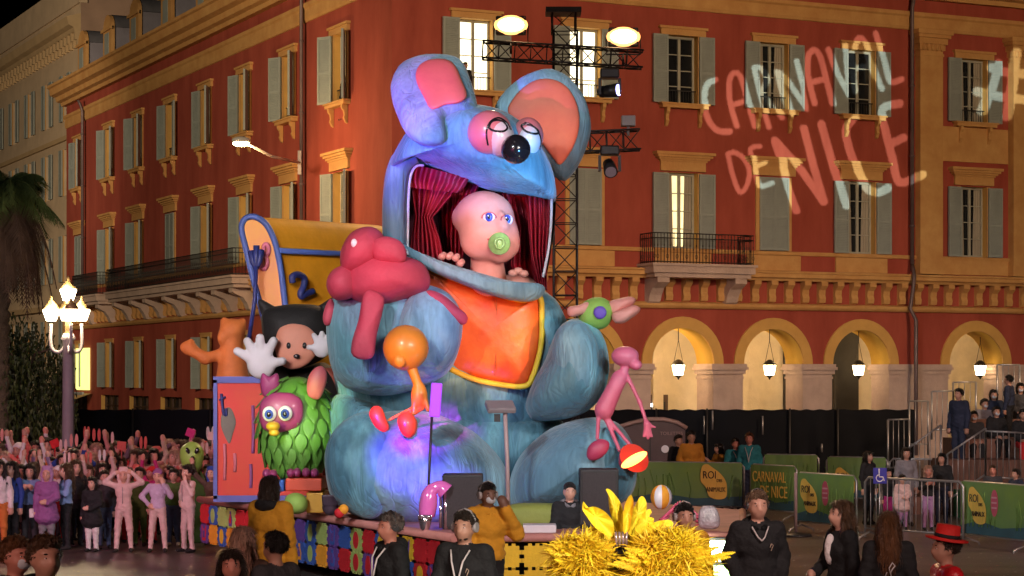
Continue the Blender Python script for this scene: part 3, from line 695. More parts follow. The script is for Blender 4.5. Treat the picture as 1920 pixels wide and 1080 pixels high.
# steel hoardings hardware glints
for px,y0,y1 in ((1320,780,814),(1336,770,806),(1430,780,815),(1541,832,848)):
    a=P(px,y0,fy-.15); b=P(px,y1,fy-.15); MB().cyl(b,a,.02,n=6).build('latch_bar',STEEL,ff)
# arched portable toilet / cabin behind the pink doll
kb=thing('arched_cabin','brown arched cabin with lit emblem in front of the black fence','cabin',G(1230,48.5))
Y_=48.5; m_=MB()
pts=[P(x,y,Y_) for x,y in ((1160,960),(1160,800),(1185,792),(1215,786),(1245,786),(1270,792),(1285,802),(1285,960))]
m_.prism(pts,(0,1.2,0)); m_.build('cabin_body',mat('cabin_brown',(.09,.05,.045),.5,.2,2,.1),kb)
MB().tube([P(x,y,Y_-.04) for x,y in ((1155,802),(1185,793),(1215,786),(1245,786),(1270,792),(1288,803))],.05,8).build('roof_rim',mat('rim_pale',(.35,.22,.18),.5,.1,2,0),kb)
MB().cyl(P(1247,842,Y_-.01),P(1247,842,Y_-.06),.09,n=18).build('emblem',mat('emblem_white',(.75,.72,.72),.5,.05,1,0),kb)
MB().box(-.01,.01,-.02,.0,-1.1,1.1,0,Matrix.Translation(P(1219,880,Y_-.005))).build('door_seam',IRON,kb)
def text(s,loc,size,m,parent,rot=(R(90),0,0),name='lettering',ext=.004,align='CENTER',sx=1,cat=None):
    cu=bpy.data.curves.new(name,'FONT'); cu.body=s; cu.size=size; cu.extrude=ext; cu.align_x=align; cu.align_y='CENTER'; cu.materials.append(m)
    mw=Matrix.Translation(Vector(loc))@Euler(rot).to_matrix().to_4x4()@Matrix.Diagonal((sx,1,1,1))
    ob=bpy.data.objects.new('tmp',cu); me=bpy.data.meshes.new_from_object(ob); bpy.data.objects.remove(ob)
    return link(name,me,parent,mw)
text('TOILETTES',P(1259,813,Y_-.02),.11,MC['rim_pale'],kb)

# ---- lighting tower of truss
tw=thing('truss_tower','black lighting truss tower with cross arms and stage lamps behind the mouse','tower',G(1060,45))
ty=45.
def truss(a,b,w,name,parent,seg=None,r=.022):
    a=Vector(a); b=Vector(b); d=(b-a); L_=d.length; d.normalize(); q=d.to_track_quat('Z','Y'); e1=q@Vector((1,0,0)); e2=q@Vector((0,1,0))
    cs=[(e1*s+e2*t)*w/2 for s,t in ((-1,-1),(1,-1),(1,1),(-1,1))]; mb=MB(); n=max(1,int(L_/(seg or w)))
    for c in cs: mb.cyl(a+c,b+c,r,n=6)
    for i in range(n):
        p,q2=a+d*(L_*i/n),a+d*(L_*(i+1)/n)
        for k in range(4):
            c0,c1=cs[k],cs[(k+1)%4]
            if i%2: c0,c1=c1,c0
            mb.cyl(p+c0,q2+c1,r*.55,n=5); mb.cyl(p+c0,p+c1,r*.55,n=5)
    return mb.build(name,ALU,parent)
truss(G(1060,ty,0),P(1060,60,ty),.5,'mast_truss',tw)
truss(P(1057,62,ty-.02),P(1057,22,ty-.02),.5,'head_truss',tw)
MB().box(-.38,.38,-.35,.3,-.06,.05,0,Matrix.Translation(P(1056,22,ty))).build('head_plate',ALU,tw)
truss(P(905,94,ty-.5),P(1205,112,ty-.5),.36,'cross_truss',tw,.34)
truss(P(1075,268,ty-.4),P(1200,262,ty-.4),.42,'cross_truss',tw,.3)
BLKP=mat('lamp_black',(.02,.018,.02),.4,.2,3,.05); FG=mat('flood_glow',(1,.85,.6),.4,0,1,0,emit=45,ecol=(1,.62,.30))
for px,py in ((958,47),(1169,69)):
    c=P(px,py,ty-.6); o=MB().box(-.32,.32,-.02,.16,-.2,.2,0,Matrix.Translation(c),.03).build('flood_lamp',BLKP,tw)
    MB().ell(c-Vector((0,.0,0)),(.36,.06,.21),n=28).build('flood_halo',mat('flood_halo_glow',(1,.5,.2),.4,0,1,0,emit=2.2,ecol=(1,.42,.12)),o); MB().ell(c-Vector((0,.05,0)),(.27,.06,.14),n=24).build('flood_bulb',FG,o)  # outer glowing ellipsoid imitates the orange halo around the lamp
    MB().tube([c+Vector((-.36,.08,0)),c+Vector((-.36,.08,-.36)),c+Vector((.36,.08,-.36)),c+Vector((.36,.08,0))],.02,6).cyl(c+Vector((0,.08,-.36)),c+Vector((0,.08,-.6)),.025,n=6).build('flood_yoke',BLKP,o)
    lamp('SPOT','flood_lamp_light',c-Vector((0,.12,0)),1500,(1,.62,.32),(c.x,c.y-25,0),.2,130,.5)
def moving_head(px,py,lens,dirn):
    c=P(px,py,ty-.6); o=MB().box(-.2,.2,-.18,.18,.14,.34,0,Matrix.Translation(c),.03).box(-.24,-.18,-.08,.08,-.2,.14,0,Matrix.Translation(c)).box(.18,.24,-.08,.08,-.2,.14,0,Matrix.Translation(c)).build('moving_head',BLKP,tw)
    d=Vector(dirn).normalized(); a=c+Vector((0,0,-.12))
    MB().cyl(a-d*.18,a+d*.2,.12,.15,n=14).ell(a-d*.16,.13,n=12).build('lamp_barrel',BLKP,o)
    MB().cyl(a+d*.2,a+d*.215,.12,n=14).build('lens',lens,o)
moving_head(1143,160,mat('lens_violet',(.4,.4,1),.3,0,1,0,emit=6),(1,-.5,.05))
moving_head(1143,304,mat('lens_dim',(.3,.25,.3),.1,0,1,0),(.1,-1,-.6))
c=P(1178,228,ty-.5); MB().box(-.15,.15,-.12,.12,-.1,.12,0,Matrix.Translation(c),.02).cyl(c-Vector((0,0,.1)),c-Vector((0,0,.3)),.03).build('control_box',mat('box_grey',(.25,.23,.23),.5,.1,2,0),tw)
for px,py in ((1098,436),(1105,436),(1087,437)): pass
# ================================================================= PROJECTOR throwing the festival lettering on the facade
Z4=lambda pts:[(1290+x/3,50+y/3) for x,y in pts]; Z5=lambda pts:[(1500+x/2.7,y/2.7) for x,y in pts]
STK=[]
def stk(w,*ls): 
    for l in ls: STK.append((Z4(l),w/6))
stk(34,[(155,300),(112,312),(88,360),(90,440),(118,530),(168,585),(236,590)])
stk(31,[(275,560),(236,420),(234,300),(265,258),(298,290),(330,400),(375,560)],[(250,440),(322,418)])
stk(31,[(365,228),(400,380),(455,565)],[(365,228),(425,238),(455,290),(438,350),(405,385)],[(425,370),(530,512)])
stk(31,[(515,258),(545,380),(578,490)],[(528,262),(665,465)],[(605,192),(640,330),(665,465)])
stk(34,[(712,430),(676,280),(676,170),(706,132),(742,165),(776,290),(812,432)],[(700,312),(765,295)])
stk(32,[(790,130),(835,260),(900,385)],[(880,105),(890,240),(902,385)])
stk(32,[(950,365),(936,230),(935,115),(965,62),(1000,100),(1040,230),(1085,350)],[(945,240),(1032,222)])
stk(34,[(1056,38),(1100,190),(1135,308),(1202,295)])
stk(28,[(225,715),(250,830),(290,928),(328,900),(345,815),(312,740),(262,708),(225,715)])
stk(28,[(405,672),(352,690),(372,780),(400,893),(470,878)],[(378,785),(425,765)])
stk(44,[(488,640),(525,760),(560,900),(610,1035)],[(495,645),(640,810),(762,985)],[(652,572),(705,780),(765,985)])
stk(46,[(750,548),(810,760),(885,1005)])
stk(46,[(930,515),(892,570),(895,640),(940,780),(1000,890),(1060,932),(1118,908)])
stk(46,[(1190,432),(1090,462),(1110,580),(1150,740),(1190,875),(1308,832)],[(1140,660),(1212,625)])
for l,w in (([(1005,320),(975,430),(925,565)],44),([(1085,262),(1072,420),(1045,590)],46),([(965,342),(1040,365),(1150,375)],46),([(905,465),(1010,490),(1150,505)],46)): STK.append((Z5(l),w/5.4))
Lp=Vector((15.5,30,5.2)); tc_=MR@Vector((17.5,0,11.8)); ax=(tc_-Lp).normalized(); e1=ax.cross(Vector((0,0,1))).normalized(); e2=e1.cross(ax)
PD=2.0; hw,hh=.42,.30; NX,NY=560,400
gx_=(np.arange(NX)+.5)/NX*2*hw-hw; gy_=(np.arange(NY)+.5)/NY*2*hh-hh
U,V_=np.meshgrid(gx_,gy_)
D=np.array(ax)[None,None]*PD+U[...,None]*np.array(e1)+V_[...,None]*np.array(e2)
nR=np.array([.432,-.902,0]); nR/=np.linalg.norm(nR); t_=((np.array(C0)-np.array(Lp))@nR)/(D@nR)
Q=np.array(Lp)+D*t_[...,None]; PX=CX+F*Q[...,0]/Q[...,1]; PY=HY-F*(Q[...,2]-H)/Q[...,1]
op=np.zeros(PX.shape,bool)
for l,w in STK:
    l=crom([(a,b,0) for a,b in l],5,False) if len(l)>3 else [Vector((a,b,0)) for a,b in l]
    for a,b in zip(l,l[1:]):
        dx,dy=b.x-a.x,b.y-a.y; tt=np.clip(((PX-a.x)*dx+(PY-a.y)*dy)/(dx*dx+dy*dy+1e-9),0,1); op|=((PX-a.x-tt*dx)**2+(PY-a.y-tt*dy)**2)<w*w
pj=thing('gobo_projector','black stencil projector on a stand right of the square throwing lettering on the facade','projector',(Lp.x,Lp.y,0))
pm=MB(); pc=Lp+ax*PD; du=2*hw/NX; dv=2*hh/NY
def quad(u0,u1,v0,v1): pm.add([pc+e1*u0+e2*v0,pc+e1*u1+e2*v0,pc+e1*u1+e2*v1,pc+e1*u0+e2*v1],[(0,1,2,3)])
for j in range(NY):
    row=op[j]; ch=np.flatnonzero(np.diff(row.astype(int)))+1; ed=[0]+list(ch)+[NX]
    for a,b in zip(ed,ed[1:]):
        if not row[a]: quad(-hw+a*du,-hw+b*du,-hh+j*dv,-hh+(j+1)*dv)
for a in ((-1.4,-hw,-1.2,1.2),(hw,1.4,-1.2,1.2),(-hw,hw,-1.2,-hh),(-hw,hw,hh,1.2)): quad(*a)
me_=bpy.data.meshes.new('stencil_plate'); me_.from_pydata([tuple(v) for v in pm.v],[],pm.f); me_.materials.append(BLKP); link('stencil_plate',me_,pj)
MB().cyl(Lp-ax*.8,Lp-ax*.05,.25,n=12).build('lamp_house',BLKP,pj)
MB().cyl((Lp.x,Lp.y,0),Lp-Vector((0,0,.2))-ax*.4,.06,n=8).build('stand',BLKP,pj)
pl=lamp('SPOT','projector_light',Lp,52000,(.92,1,.86),tc_,.002,30,.05)

# ================================================================= FLOAT
fl=thing('float_platform','low parade platform skirted with colourful puzzle tiles carrying the giant mouse','float',G(800,29))
ZD=.92
A_=Vector((-5.05,34.2,0)); B_=Vector((-.66,26,0)); Cc=Vector((2.85,26.4,0)); D_=Vector((3.35,31,0)); E_=Vector((-2.2,38.5,0))
PKD=mat('deck_pink',(.50,.20,.17),.6,.2,2,.2); 
def off(pts,d):
    c=sum(pts,Vector())/len(pts); return [p+(p-c).normalized()*d for p in pts]
poly=[A_,B_,Cc,D_,E_]
MB().prism([p+Vector((0,0,ZD-.08)) for p in off(poly,.05)][::-1],(0,0,.08)).build('deck',PKD,fl)
MB().prism([p+Vector((0,0,.25)) for p in off(poly,-.25)][::-1],(0,0,.6)).build('chassis',BLKP,fl)
for a,b in ((A_,B_),(B_,Cc),(Cc,D_)):
    d=(b-a).normalized(); nrm=Vector((d.y,-d.x,0)); MB().cyl(a+nrm*.06+Vector((0,0,ZD-.03)),b+nrm*.06+Vector((0,0,ZD-.03)),.055,n=10).build('edge_roll',PKD,fl)
for w_ in ((A_.lerp(B_,.25)),(A_.lerp(B_,.75)),(B_.lerp(Cc,.5))):
    q=w_+Vector((.55,.7,.28)); MB().cyl(q-Vector((.1,0,0)),q+Vector((.1,0,0)),.27,n=18).build('wheel',mat('rubber',(.02,.02,.02),.8,.2,5,.2),fl)
TC={'yellow':(.75,.44,.02),'green':(.36,.46,.12),'blue':(.03,.09,.36),'red':(.55,.012,.02),'orange':(.80,.33,.02),'purple':(.12,.05,.26)}
TM={k:mat('foam_'+k,v,.75,.1,6,.2,30) for k,v in TC.items()}
def tile_outline(w,h,t=.03,k=4):
    pts=[]
    def side(a,b,n_):
        d=(b-a); L_=d.length; d=d.normalized(); o=Vector((d.y,-d.x)); m=2*n_+1
        for i in range(m):
            s=(0 if i%2==0 else t); pts.append(a+d*(L_*i/m)+o*s); pts.append(a+d*(L_*(i+1)/m)+o*s)
    c=[Vector((t,t)),Vector((w-t,t)),Vector((w-t,h-t)),Vector((t,h-t))]
    for i in range(4): side(c[i],c[(i+1)%4],3 if i%2==0 else 2)
    return pts
def tile_mesh(col,w=.40,h=.325,shape=None,scol='blue'):
    mb=MB(); mb.prism([Vector((p.x,0,p.y)) for p in tile_outline(w,h)],(0,.03,0))
    if shape:
        c=Vector((w/2,-.006,h/2)); 
        if shape=='oval': pts=[c+Vector((.09*math.cos(a),0,.12*math.sin(a))) for a in [2*PI*i/16 for i in range(16)]]
        elif shape=='bottle': pts=[c+Vector(p) for p in ((-.06,0,-.12),(.06,0,-.12),(.08,0,-.02),(.03,0,.06),(.03,0,.12),(-.03,0,.12),(-.03,0,.06),(-.08,0,-.02))]
        elif shape=='cat': pts=[c+Vector(p) for p in ((-.07,0,-.12),(.07,0,-.12),(.09,0,.03),(.1,0,.13),(.04,0,.07),(-.04,0,.07),(-.1,0,.13),(-.09,0,.03))]
        elif shape=='bird': pts=[c+Vector(p) for p in ((-.05,0,-.13),(.03,0,-.13),(.09,0,-.03),(.07,0,.04),(.05,0,.12),(-.03,0,.12),(-.07,0,.05),(-.09,0,-.04))]
        mb.prism(pts,(0,.02,0),1)
        if shape in('cat','bottle'): mb.prism([c+(p-c)*.6+Vector((0,-.005,0)) for p in pts],(0,.01,0),2)
    return mb.mesh('puzzle_tile',[TM[col],TM[scol],TM['purple' if scol!='purple' else 'red']])
r1=[('red',0,0),('blue','oval','green'),('green',0,0),('green','bottle','purple'),('red',0,0),('red',0,0),('blue',0,0),('blue','bottle','red'),('red',0,0),('yellow','bird','red'),('purple',0,0),('blue','bird','green'),('green',0,0),('purple','cat','blue'),('blue',0,0),('green','oval','red'),('red',0,0),('blue','oval','yellow'),('yellow',0,0),('yellow','cat','purple'),('red',0,0)]
r2=[('purple','cat','red'),('orange',0,0),('blue','oval','yellow'),('orange',0,0),('green','bird','red'),('red',0,0),('yellow',0,0),('blue','oval','green'),('orange','oval','red'),('green',0,0),('blue','bottle','orange'),('blue','oval','green'),('orange',0,0),('purple','bottle','blue'),('red',0,0),('green','oval','red'),('purple','bird','red'),('blue',0,0),('green','cat','yellow'),('blue',0,0),('red','oval','yellow')]
r3=[('red',0,0),('yellow','oval','blue'),('green',0,0),('blue','cat','red'),('orange',0,0)]
TMC={}
def place_tiles(a,b,rows,w=.40,h=.325,z0=ZD-.1):
    d=(b-a); L_=d.length; d.normalize(); n=int(round(L_/w)); w2=L_/n; ang=math.atan2(d.y,d.x)
    for j,row in enumerate(rows):
        for i in range(n):
            col,shp,sc=row[i%len(row)]; key=(col,shp,sc)
            if key not in TMC: TMC[key]=tile_mesh(col,w,h,shp or None,sc or 'blue')
            mw=Matrix.Translation(a+d*(w2*i)+Vector((0,0,z0-h*(j+1)+.02*j)))@Matrix.Rotation(ang,4,'Z')@Matrix.Translation((0,-.05,0))@Matrix.Diagonal((w2/w*.985,1,.985,1))
            link('puzzle_tile',TMC[key],fl,mw)
place_tiles(A_,B_,[r1,r2]); 
f1=[('red',0,0),('yellow',0,0),('yellow',0,0),('yellow','bird','orange'),('green',0,0),('red','oval','blue'),('yellow',0,0),('blue',0,0),('green',0,0)]
f2=[('red','oval','yellow'),('yellow',0,0),('yellow',0,0),('blue','cat','red'),('green',0,0),('orange',0,0),('red',0,0),('yellow','oval','green'),('green',0,0)]
place_tiles(B_,Cc,[f1,f2]); place_tiles(Cc,D_,[r1,r2])

# ---- giant mouse
cloth=plush('blue_plush_cloth',(.050,.155,.225),(.15,.36,.44))
cloth2=plush('blue_plush_cloth_pale',(.09,.20,.28),(.22,.40,.48),.8)
ms=thing('giant_mouse','giant blue plush mouse seated on the float with closed eyes and wide open mouth','mouse sculpture',G(900,30,ZD))
parts={}
def inf(name,ol,Y,tf,tb,m=cloth,parent=ms,**k):
    o=inflate(ol,Y,tf,tb,**k).build({'left_leg':'leg','right_leg':'leg','left_foot':'foot','right_foot':'foot','left_arm':'arm','right_arm':'arm','left_hand':'hand','right_hand':'hand','right_arm_upper':'shoulder','left_ear':'ear','right_ear':'ear','left_ear_inner':'ear_lining','right_ear_inner':'ear_lining'}.get(name,name),m,parent); parts[name]=o; return o
inf('torso',[(742,470),(800,486),(880,515),(960,540),(1020,545),(1048,590),(1062,660),(1060,760),(1020,840),(930,880),(800,870),(690,820),(640,760),(625,660),(640,570),(690,520)],30.3,1.15,1.2,wr=.10,ws=1.1,center=(850,680))
inf('hip',[(622,745),(690,735),(800,742),(900,752),(1000,770),(1060,800),(1050,900),(960,950),(760,950),(640,900),(612,830)],30.2,1.15,1.2,wr=.10,ws=1.2,m=cloth,center=(830,840))
inf('left_leg',[(610,872),(618,828),(660,790),(720,772),(790,770),(850,788),(905,822),(945,868),(960,920),(955,965),(920,990),(820,996),(720,985),(660,962),(622,930)],29.3,1.35,.9,wr=.07,ws=1.5,m=cloth2,center=(770,880))
inf('left_foot',[(609,868),(618,820),(650,785),(690,772),(725,790),(745,835),(748,890),(735,940),(700,972),(660,962),(625,930)],28.45,.42,1.0,wr=.03,m=cloth,center=(680,872))
inf('right_leg',[(955,905),(975,855),(1020,812),(1070,790),(1120,783),(1160,795),(1186,835),(1194,885),(1185,925),(1150,950),(1080,962),(1000,960),(960,950)],28.9,1.1,.9,wr=.06,m=cloth2,center=(1080,875))
inf('right_foot',[(1098,868),(1112,820),(1140,800),(1172,815),(1190,855),(1193,895),(1180,930),(1150,945),(1115,935),(1100,905)],28.2,.3,.8,wr=.02,m=cloth)
inf('left_arm',[(612,640),(614,585),(632,548),(675,528),(740,520),(800,532),(845,553),(868,598),(862,655),(838,700),(785,728),(720,742),(660,732),(626,700)],28.9,.85,.9,wr=.08,ws=1.4,center=(740,635))
inf('left_hand',[(742,640),(748,590),(770,555),(800,545),(838,555),(864,595),(862,650),(840,690),(805,708),(768,695)],28.25,.38,.7,wr=.03,m=cloth2,center=(805,625))
inf('right_arm_upper',[(1005,548),(1040,560),(1062,600),(1080,650),(1080,720),(1050,760),(1015,790),(985,770),(1005,700),(1015,620)],29.6,.6,.7,wr=.04)
inf('right_arm',[(1035,640),(1050,612),(1078,596),(1110,602),(1135,640),(1142,690),(1132,735),(1105,768),(1060,785),(1010,788),(985,765),(1000,715),(1020,680)],28.9,.75,.8,wr=.05,ws=1.5,center=(1070,695))
inf('right_hand',[(1036,650),(1046,617),(1072,600),(1100,608),(1120,645),(1125,690),(1112,735),(1080,748),(1050,725),(1037,690)],28.45,.32,.8,wr=.02,m=cloth2,center=(1080,672))
# seams
pr_l=probe([parts['left_leg']])
SEAM=mat('seam_white',(.45,.5,.55),.7,.1,3,0)
# bib
inf('bib',[(768,478),(800,500),(860,526),(930,550),(985,562),(1012,556),(1016,600),(1014,650),(1000,700),(984,724),(930,718),(880,706),(845,690),(820,620),(790,560)],29.28,.30,.7,m=mat('orange_bib',(.50,.045,.012),.42,0,1.1,.5,3,col2=(.80,.20,.03),thr=(.3,.72),coat=.05),center=(920,620),e=2.4)
pb=probe([parts['bib'],parts['torso']])
YT=mat('yellow_piping',(.70,.52,.03),.6,.1,3,0)
bibl=[(1014,650),(1000,702),(984,724),(930,720),(880,708),(845,692)]
e=[(770,480),(800,500),(860,526),(930,551),(985,564),(1012,556),(1016,600),(1014,650),(1000,702),(984,724),(930,720),(880,708),(845,692)]
ecr=[(q.x,q.y) for q in crom([(a,b,0) for a,b in e],5,False)]
MB().tube([P(a,b,29.12) for a,b in ecr],.04,8).build('piping',YT,parts['bib'])
MB().tube([P(a,b,29.0) for a,b in [(930,553),(932,600),(930,660),(928,705)]],.006,5).build('bib_seam',mat('bib_seam',(.4,.08,.02),.6),parts['bib'])
# collar lip and mouth rim
inf('collar',[(748,455),(775,468),(830,490),(900,512),(965,528),(1012,532),(1022,545),(1010,560),(985,566),(930,556),(860,530),(800,504),(765,482)],28.85,.25,.5,wr=.02,m=cloth2,center=(890,530),e=2.6)
rim=[(744,478),(741,440),(740,400),(742,360),(747,325),(758,300),(776,288)]
MB().tube([P(a,b,29.0) for a,b in crom([(a,b,0) for a,b in rim],4,False) and [(q.x,q.y) for q in crom([(a,b,0) for a,b in rim],4,False)]],.175,14,flat=1.7).build('mouth_side',cloth2,ms)
MB().tube([P(q.x,q.y,28.72) for q in crom([(a,b,0) for a,b in [(764,478),(765,430),(766,370),(770,330),(780,312),(795,310)]],4,False)],.018,6).build('rim_piping',SEAM,ms)
MB().tube([P(q.x,q.y,28.9) for q in crom([(a,b,0) for a,b in [(1034,372),(1033,420),(1028,470),(1018,520)]],4,False)],.02,6).build('rim_piping',SEAM,ms)
# hood shell and dark red mouth cavity
shell=[(722,400),(726,330),(745,280),(800,240),(880,225),(960,250),(1030,330),(1042,380),(1036,450),(1024,520),(1010,560),(940,550),(860,525),(780,490),(724,470)]
mbk=MB(); o2=crom([(a,b,0) for a,b in shell],4); n_=len(o2); cxs,cys=880,400
for T,mi,sc in ((2.0,0,1.0),(1.9,1,.985)):
    vs=[]
    for j in range(13):
        t=PI/2*j/12; r=math.sin(t)
        for p in o2:
            w=P(cxs+(p.x-cxs)*r*sc,cys+(p.y-cys)*r*sc,29.4); w.y+=T*math.cos(t); vs.append(w)
    mbk.add(vs,[(j*n_+k,(j+1)*n_+k,(j+1)*n_+(k+1)%n_,j*n_+(k+1)%n_) for j in range(12) for k in range(n_)],mi,True)
me_=bpy.data.meshes.new('hood_shell'); me_.from_pydata([tuple(v) for v in mbk.v],[],mbk.f); me_.materials.append(cloth); me_.materials.append(mat('mouth_maroon',(.05,.004,.012),.9,.3,2,.3)); me_.polygons.foreach_set('material_index',mbk.m); me_.polygons.foreach_set('use_smooth',mbk.sm); me_.update(); link('hood_shell',me_,ms)
# head = upper jaw
hd=inf('head',[(733,318),(742,290),(768,250),(810,218),(860,205),(905,205),(950,218),(985,242),(1012,275),(1032,310),(1042,350),(1040,378),(1010,373),(970,364),(920,352),(860,332),(815,314),(785,304),(765,306),(748,318)],29.35,1.45,1.5,wr=.06,ws=1.6,center=(880,285),rings=22,sub=6,e=2.8)
ph=probe([hd])
# ears
earl=[(735,185),(733,150),(748,112),(782,92),(825,89),(860,100),(878,135),(892,185),(893,215),(862,222),(840,236),(836,278),(800,282),(768,262),(748,225)]
inf('left_ear',earl,28.6,.34,.9,m=cloth2,wr=.03,center=(815,180),e=2.8,shear=(0,-.95))
inf('left_ear_inner',[(780,150),(782,122),(800,106),(828,103),(850,114),(866,150),(876,182),(862,198),(838,202),(812,212),(798,190)],28.42,.12,.3,m=mat('ear_pink',(.50,.10,.08),.6,0,.9,.15,col2=(.70,.22,.12)),parent=parts['left_ear'],center=(828,155),e=3,shear=(0,-.95))
earr=[(928,205),(950,168),(985,142),(1028,130),(1065,145),(1095,182),(1108,232),(1102,270),(1085,310),(1062,338),(1042,330),(1020,300),(985,260),(950,225)]
inf('right_ear',earr,29.8,.34,.5,m=cloth2,wr=.03,center=(1030,228),e=2.8)
inf('right_ear_inner',[(952,208),(970,175),(1000,152),(1032,148),(1062,162),(1082,196),(1086,236),(1075,275),(1052,308),(1036,296),(1010,262),(975,232)],29.52,.10,.2,m=MC['ear_pink'],parent=parts['right_ear'],center=(1030,225),e=3)
# eyes, lids, nose
PK=mat('eyelid_pink',(.62,.20,.22),.35,.12,1.5,0,coat=.3); WH=mat('eye_white',(.78,.74,.78),.3,.04,1,0,coat=.4); BKG=mat('gloss_black',(.015,.013,.016),.18,.2,2,0,coat=.6)
def base(px,py,o=0): return ph(px,py,o,28.5)
def ballpart(name,px,py,rx,rz,rd,Yo,m,parent=ms,rot=0):
    c=base(px,py); c=P(px,py,c.y+Yo); k=c.y/F
    M=Euler((0,R(rot),0)).to_matrix()
    return MB().ell(c,(rx*k,rd*k,rz*k),n=32,M=M).build(name,m,parent)
e1_=ballpart('eye',937,258,28,37,44,.0,WH,rot=-8); l1=ballpart('eyelid',918,248,42,41,37,.0,PK,ms,-14)
e2_=ballpart('eye',991,263,24,32,37,.05,WH,rot=10); l2=ballpart('eyelid',989,256,30,36,33,.05,PK,ms,6)
ns=ballpart('nose',967,280,28,28,30,-.35,BKG,rot=20)
pe=probe([e1_,e2_,l1,l2,hd])
def line_on(pr,pts,r,m,name,parent,off=.004,closed=False,sub=5,d=28.6):
    c=crom([(a,b,0) for a,b in pts],sub,closed); MB().tube([pr(q.x,q.y,off,d) for q in c],r,6,closed=closed).build(name,m,parent)
line_on(pe,[(917,238),(922,228),(934,225),(945,230),(951,240),(944,246),(930,246),(921,243)],.016,BKG,'lid_line',e1_,closed=True)
line_on(pe,[(978,236),(984,233),(996,236),(1006,242),(1010,249),(1002,251),(990,248),(982,243)],.016,BKG,'lid_line',e2_,closed=True)
line_on(pe,[(915,272),(912,252),(915,236),(923,225),(936,221),(950,230),(958,244)],.013,BKG,'lid_line',e1_)
line_on(pe,[(1012,280),(1014,262),(1008,246),(996,234),(984,230)],.013,BKG,'lid_line',e2_)
# curtains
VEL=mat('red_velvet',(.30,.006,.022),.6,.3,2,.15,coat=.0)
def curtain(name,L_,R_,Y,folds,amp,parent=ms,nu=60,nv=26,dY=(0,0)):
    """L_, R_: left and right edge polylines in the photograph's pixels"""
    mb=MB(); vs=[]
    def ev(pl,t):
        f=t*(len(pl)-1); i=min(int(f),len(pl)-2); f-=i; return pl[i][0]*(1-f)+pl[i+1][0]*f,pl[i][1]*(1-f)+pl[i+1][1]*f
    for j in range(nv+1):
        v=j/nv; a=ev(L_,v); b=ev(R_,v)
        for i in range(nu+1):
            u=i/nu; yy=Y+dY[0]*u+dY[1]*v+amp*math.sin(u*folds*2*PI+.8*math.sin(v*3))+amp*.4*math.sin(u*folds*5.3+v*5)
            vs.append(P(a[0]*(1-u)+b[0]*u,a[1]*(1-u)+b[1]*u,yy))
    mb.add(vs,[(j*(nu+1)+i,j*(nu+1)+i+1,(j+1)*(nu+1)+i+1,(j+1)*(nu+1)+i) for j in range(nv) for i in range(nu)],0,True)
    mb.build(name,VEL,parent)
curtain('curtain',[(766,308),(766,360),(778,405),(772,440),(768,482)],[(862,330),(850,365),(812,408),(826,450),(836,505)],29.35,7,.06)
curtain('curtain',[(812,318),(822,380),(826,440),(834,500)],[(900,345),(880,400),(872,450),(866,520)],29.9,6,.06)
curtain('valance',[(768,306),(768,330),(770,352)],[(880,334),(872,350),(858,362)],29.15,6,.05,nv=10)
curtain('curtain',[(985,366),(990,420),(995,480),(1010,540)],[(1031,374),(1031,410),(1025,470),(1026,545)],29.1,5,.05)
curtain('curtain',[(940,360),(962,420),(958,500),(985,540)],[(1000,368),(1004,430),(1008,500),(1020,550)],29.6,5,.05)
# ---- baby in the mouth
SK=mat('painted_skin',(.60,.27,.20),.5,0,2.2,.08,col2=(.74,.40,.32)); SKR=mat('painted_cheek',(.72,.22,.22),.45,.1,1,0)
by=thing('baby_figure','giant bald baby with a green dummy looking out of the mouse mouth','figure',P(915,520,29.4))
YB=28.95; kb_=YB/F
def bp(px,py,dy=0): return P(px,py,YB+dy)
def er(rx,ry,rz): return (rx*kb_,ry*kb_,rz*kb_)
prims=[('e',bp(908,408,.05),er(56,55,50),0),('e',bp(918,440,-.06),er(54,48,46),0),('e',bp(896,456,-.12),er(30,26,28),0),('e',bp(948,458,-.14),er(26,24,26),0),('e',bp(938,474,-.14),er(19,20,18),0),
 ('e',bp(943,424,-.35),er(9,12,8),0),('e',bp(940,412,-.33),er(6,9,14),0),('c',bp(912,470,.1),bp(915,525,.25),.21,.26,0),('c',bp(850,540,.6),bp(980,545,.6),.2,.22,0),
 ('e',bp(858,408,.10),er(9,10,16),0),('e',bp(897,440,-.20),er(20,20,18),0)]
bh=link('head',sdfmesh('baby_head',prims,.022,[SK],k=.035),by); pbh=probe([bh])
IR=mat('iris_blue',(.05,.09,.45),.2,.3,6,0,coat=.5); LIP=mat('lip_pink',(.55,.12,.12),.4,.1,2,0)
for px,py,rx in ((917,408,13),(951,412,11)):
    c=pbh(px,py,-.03,YB); o=MB().ell(c,er(rx,8,10.5),n=20).build('eye',WH,by); c2=c+Vector((0,-.052,0))
    MB().ell(c2+Vector((.0,0,.004)),er(7,2.8,8.5),n=16).build('iris',IR,o); MB().ell(c2+Vector((0,-.014,.004)),er(3.2,2.2,4),n=12).build('pupil',BKG,o); MB().ell(c2+Vector((-.012,-.028,.022)),er(1.4,1,1.4),n=8).build('glint',WH,o)
    MB().tube([pbh(px+rx*math.cos(a)*1.05,py+1-11*math.sin(a),.02,YB) for a in [PI*k/8 for k in range(9)]],.009,6).build('upper_lid',LIP,o)
for s in ((861,408,8,14),): MB().tube([P(s[0]+s[2]*math.cos(a),s[1]+s[3]*math.sin(a),YB+.02) for a in [2*PI*k/14 for k in range(14)]],.028,6,closed=True).build('ear_rim',SK,by)
GD=mat('dummy_green',(.30,.62,.18),.3,.2,9,.1,coat=.4)
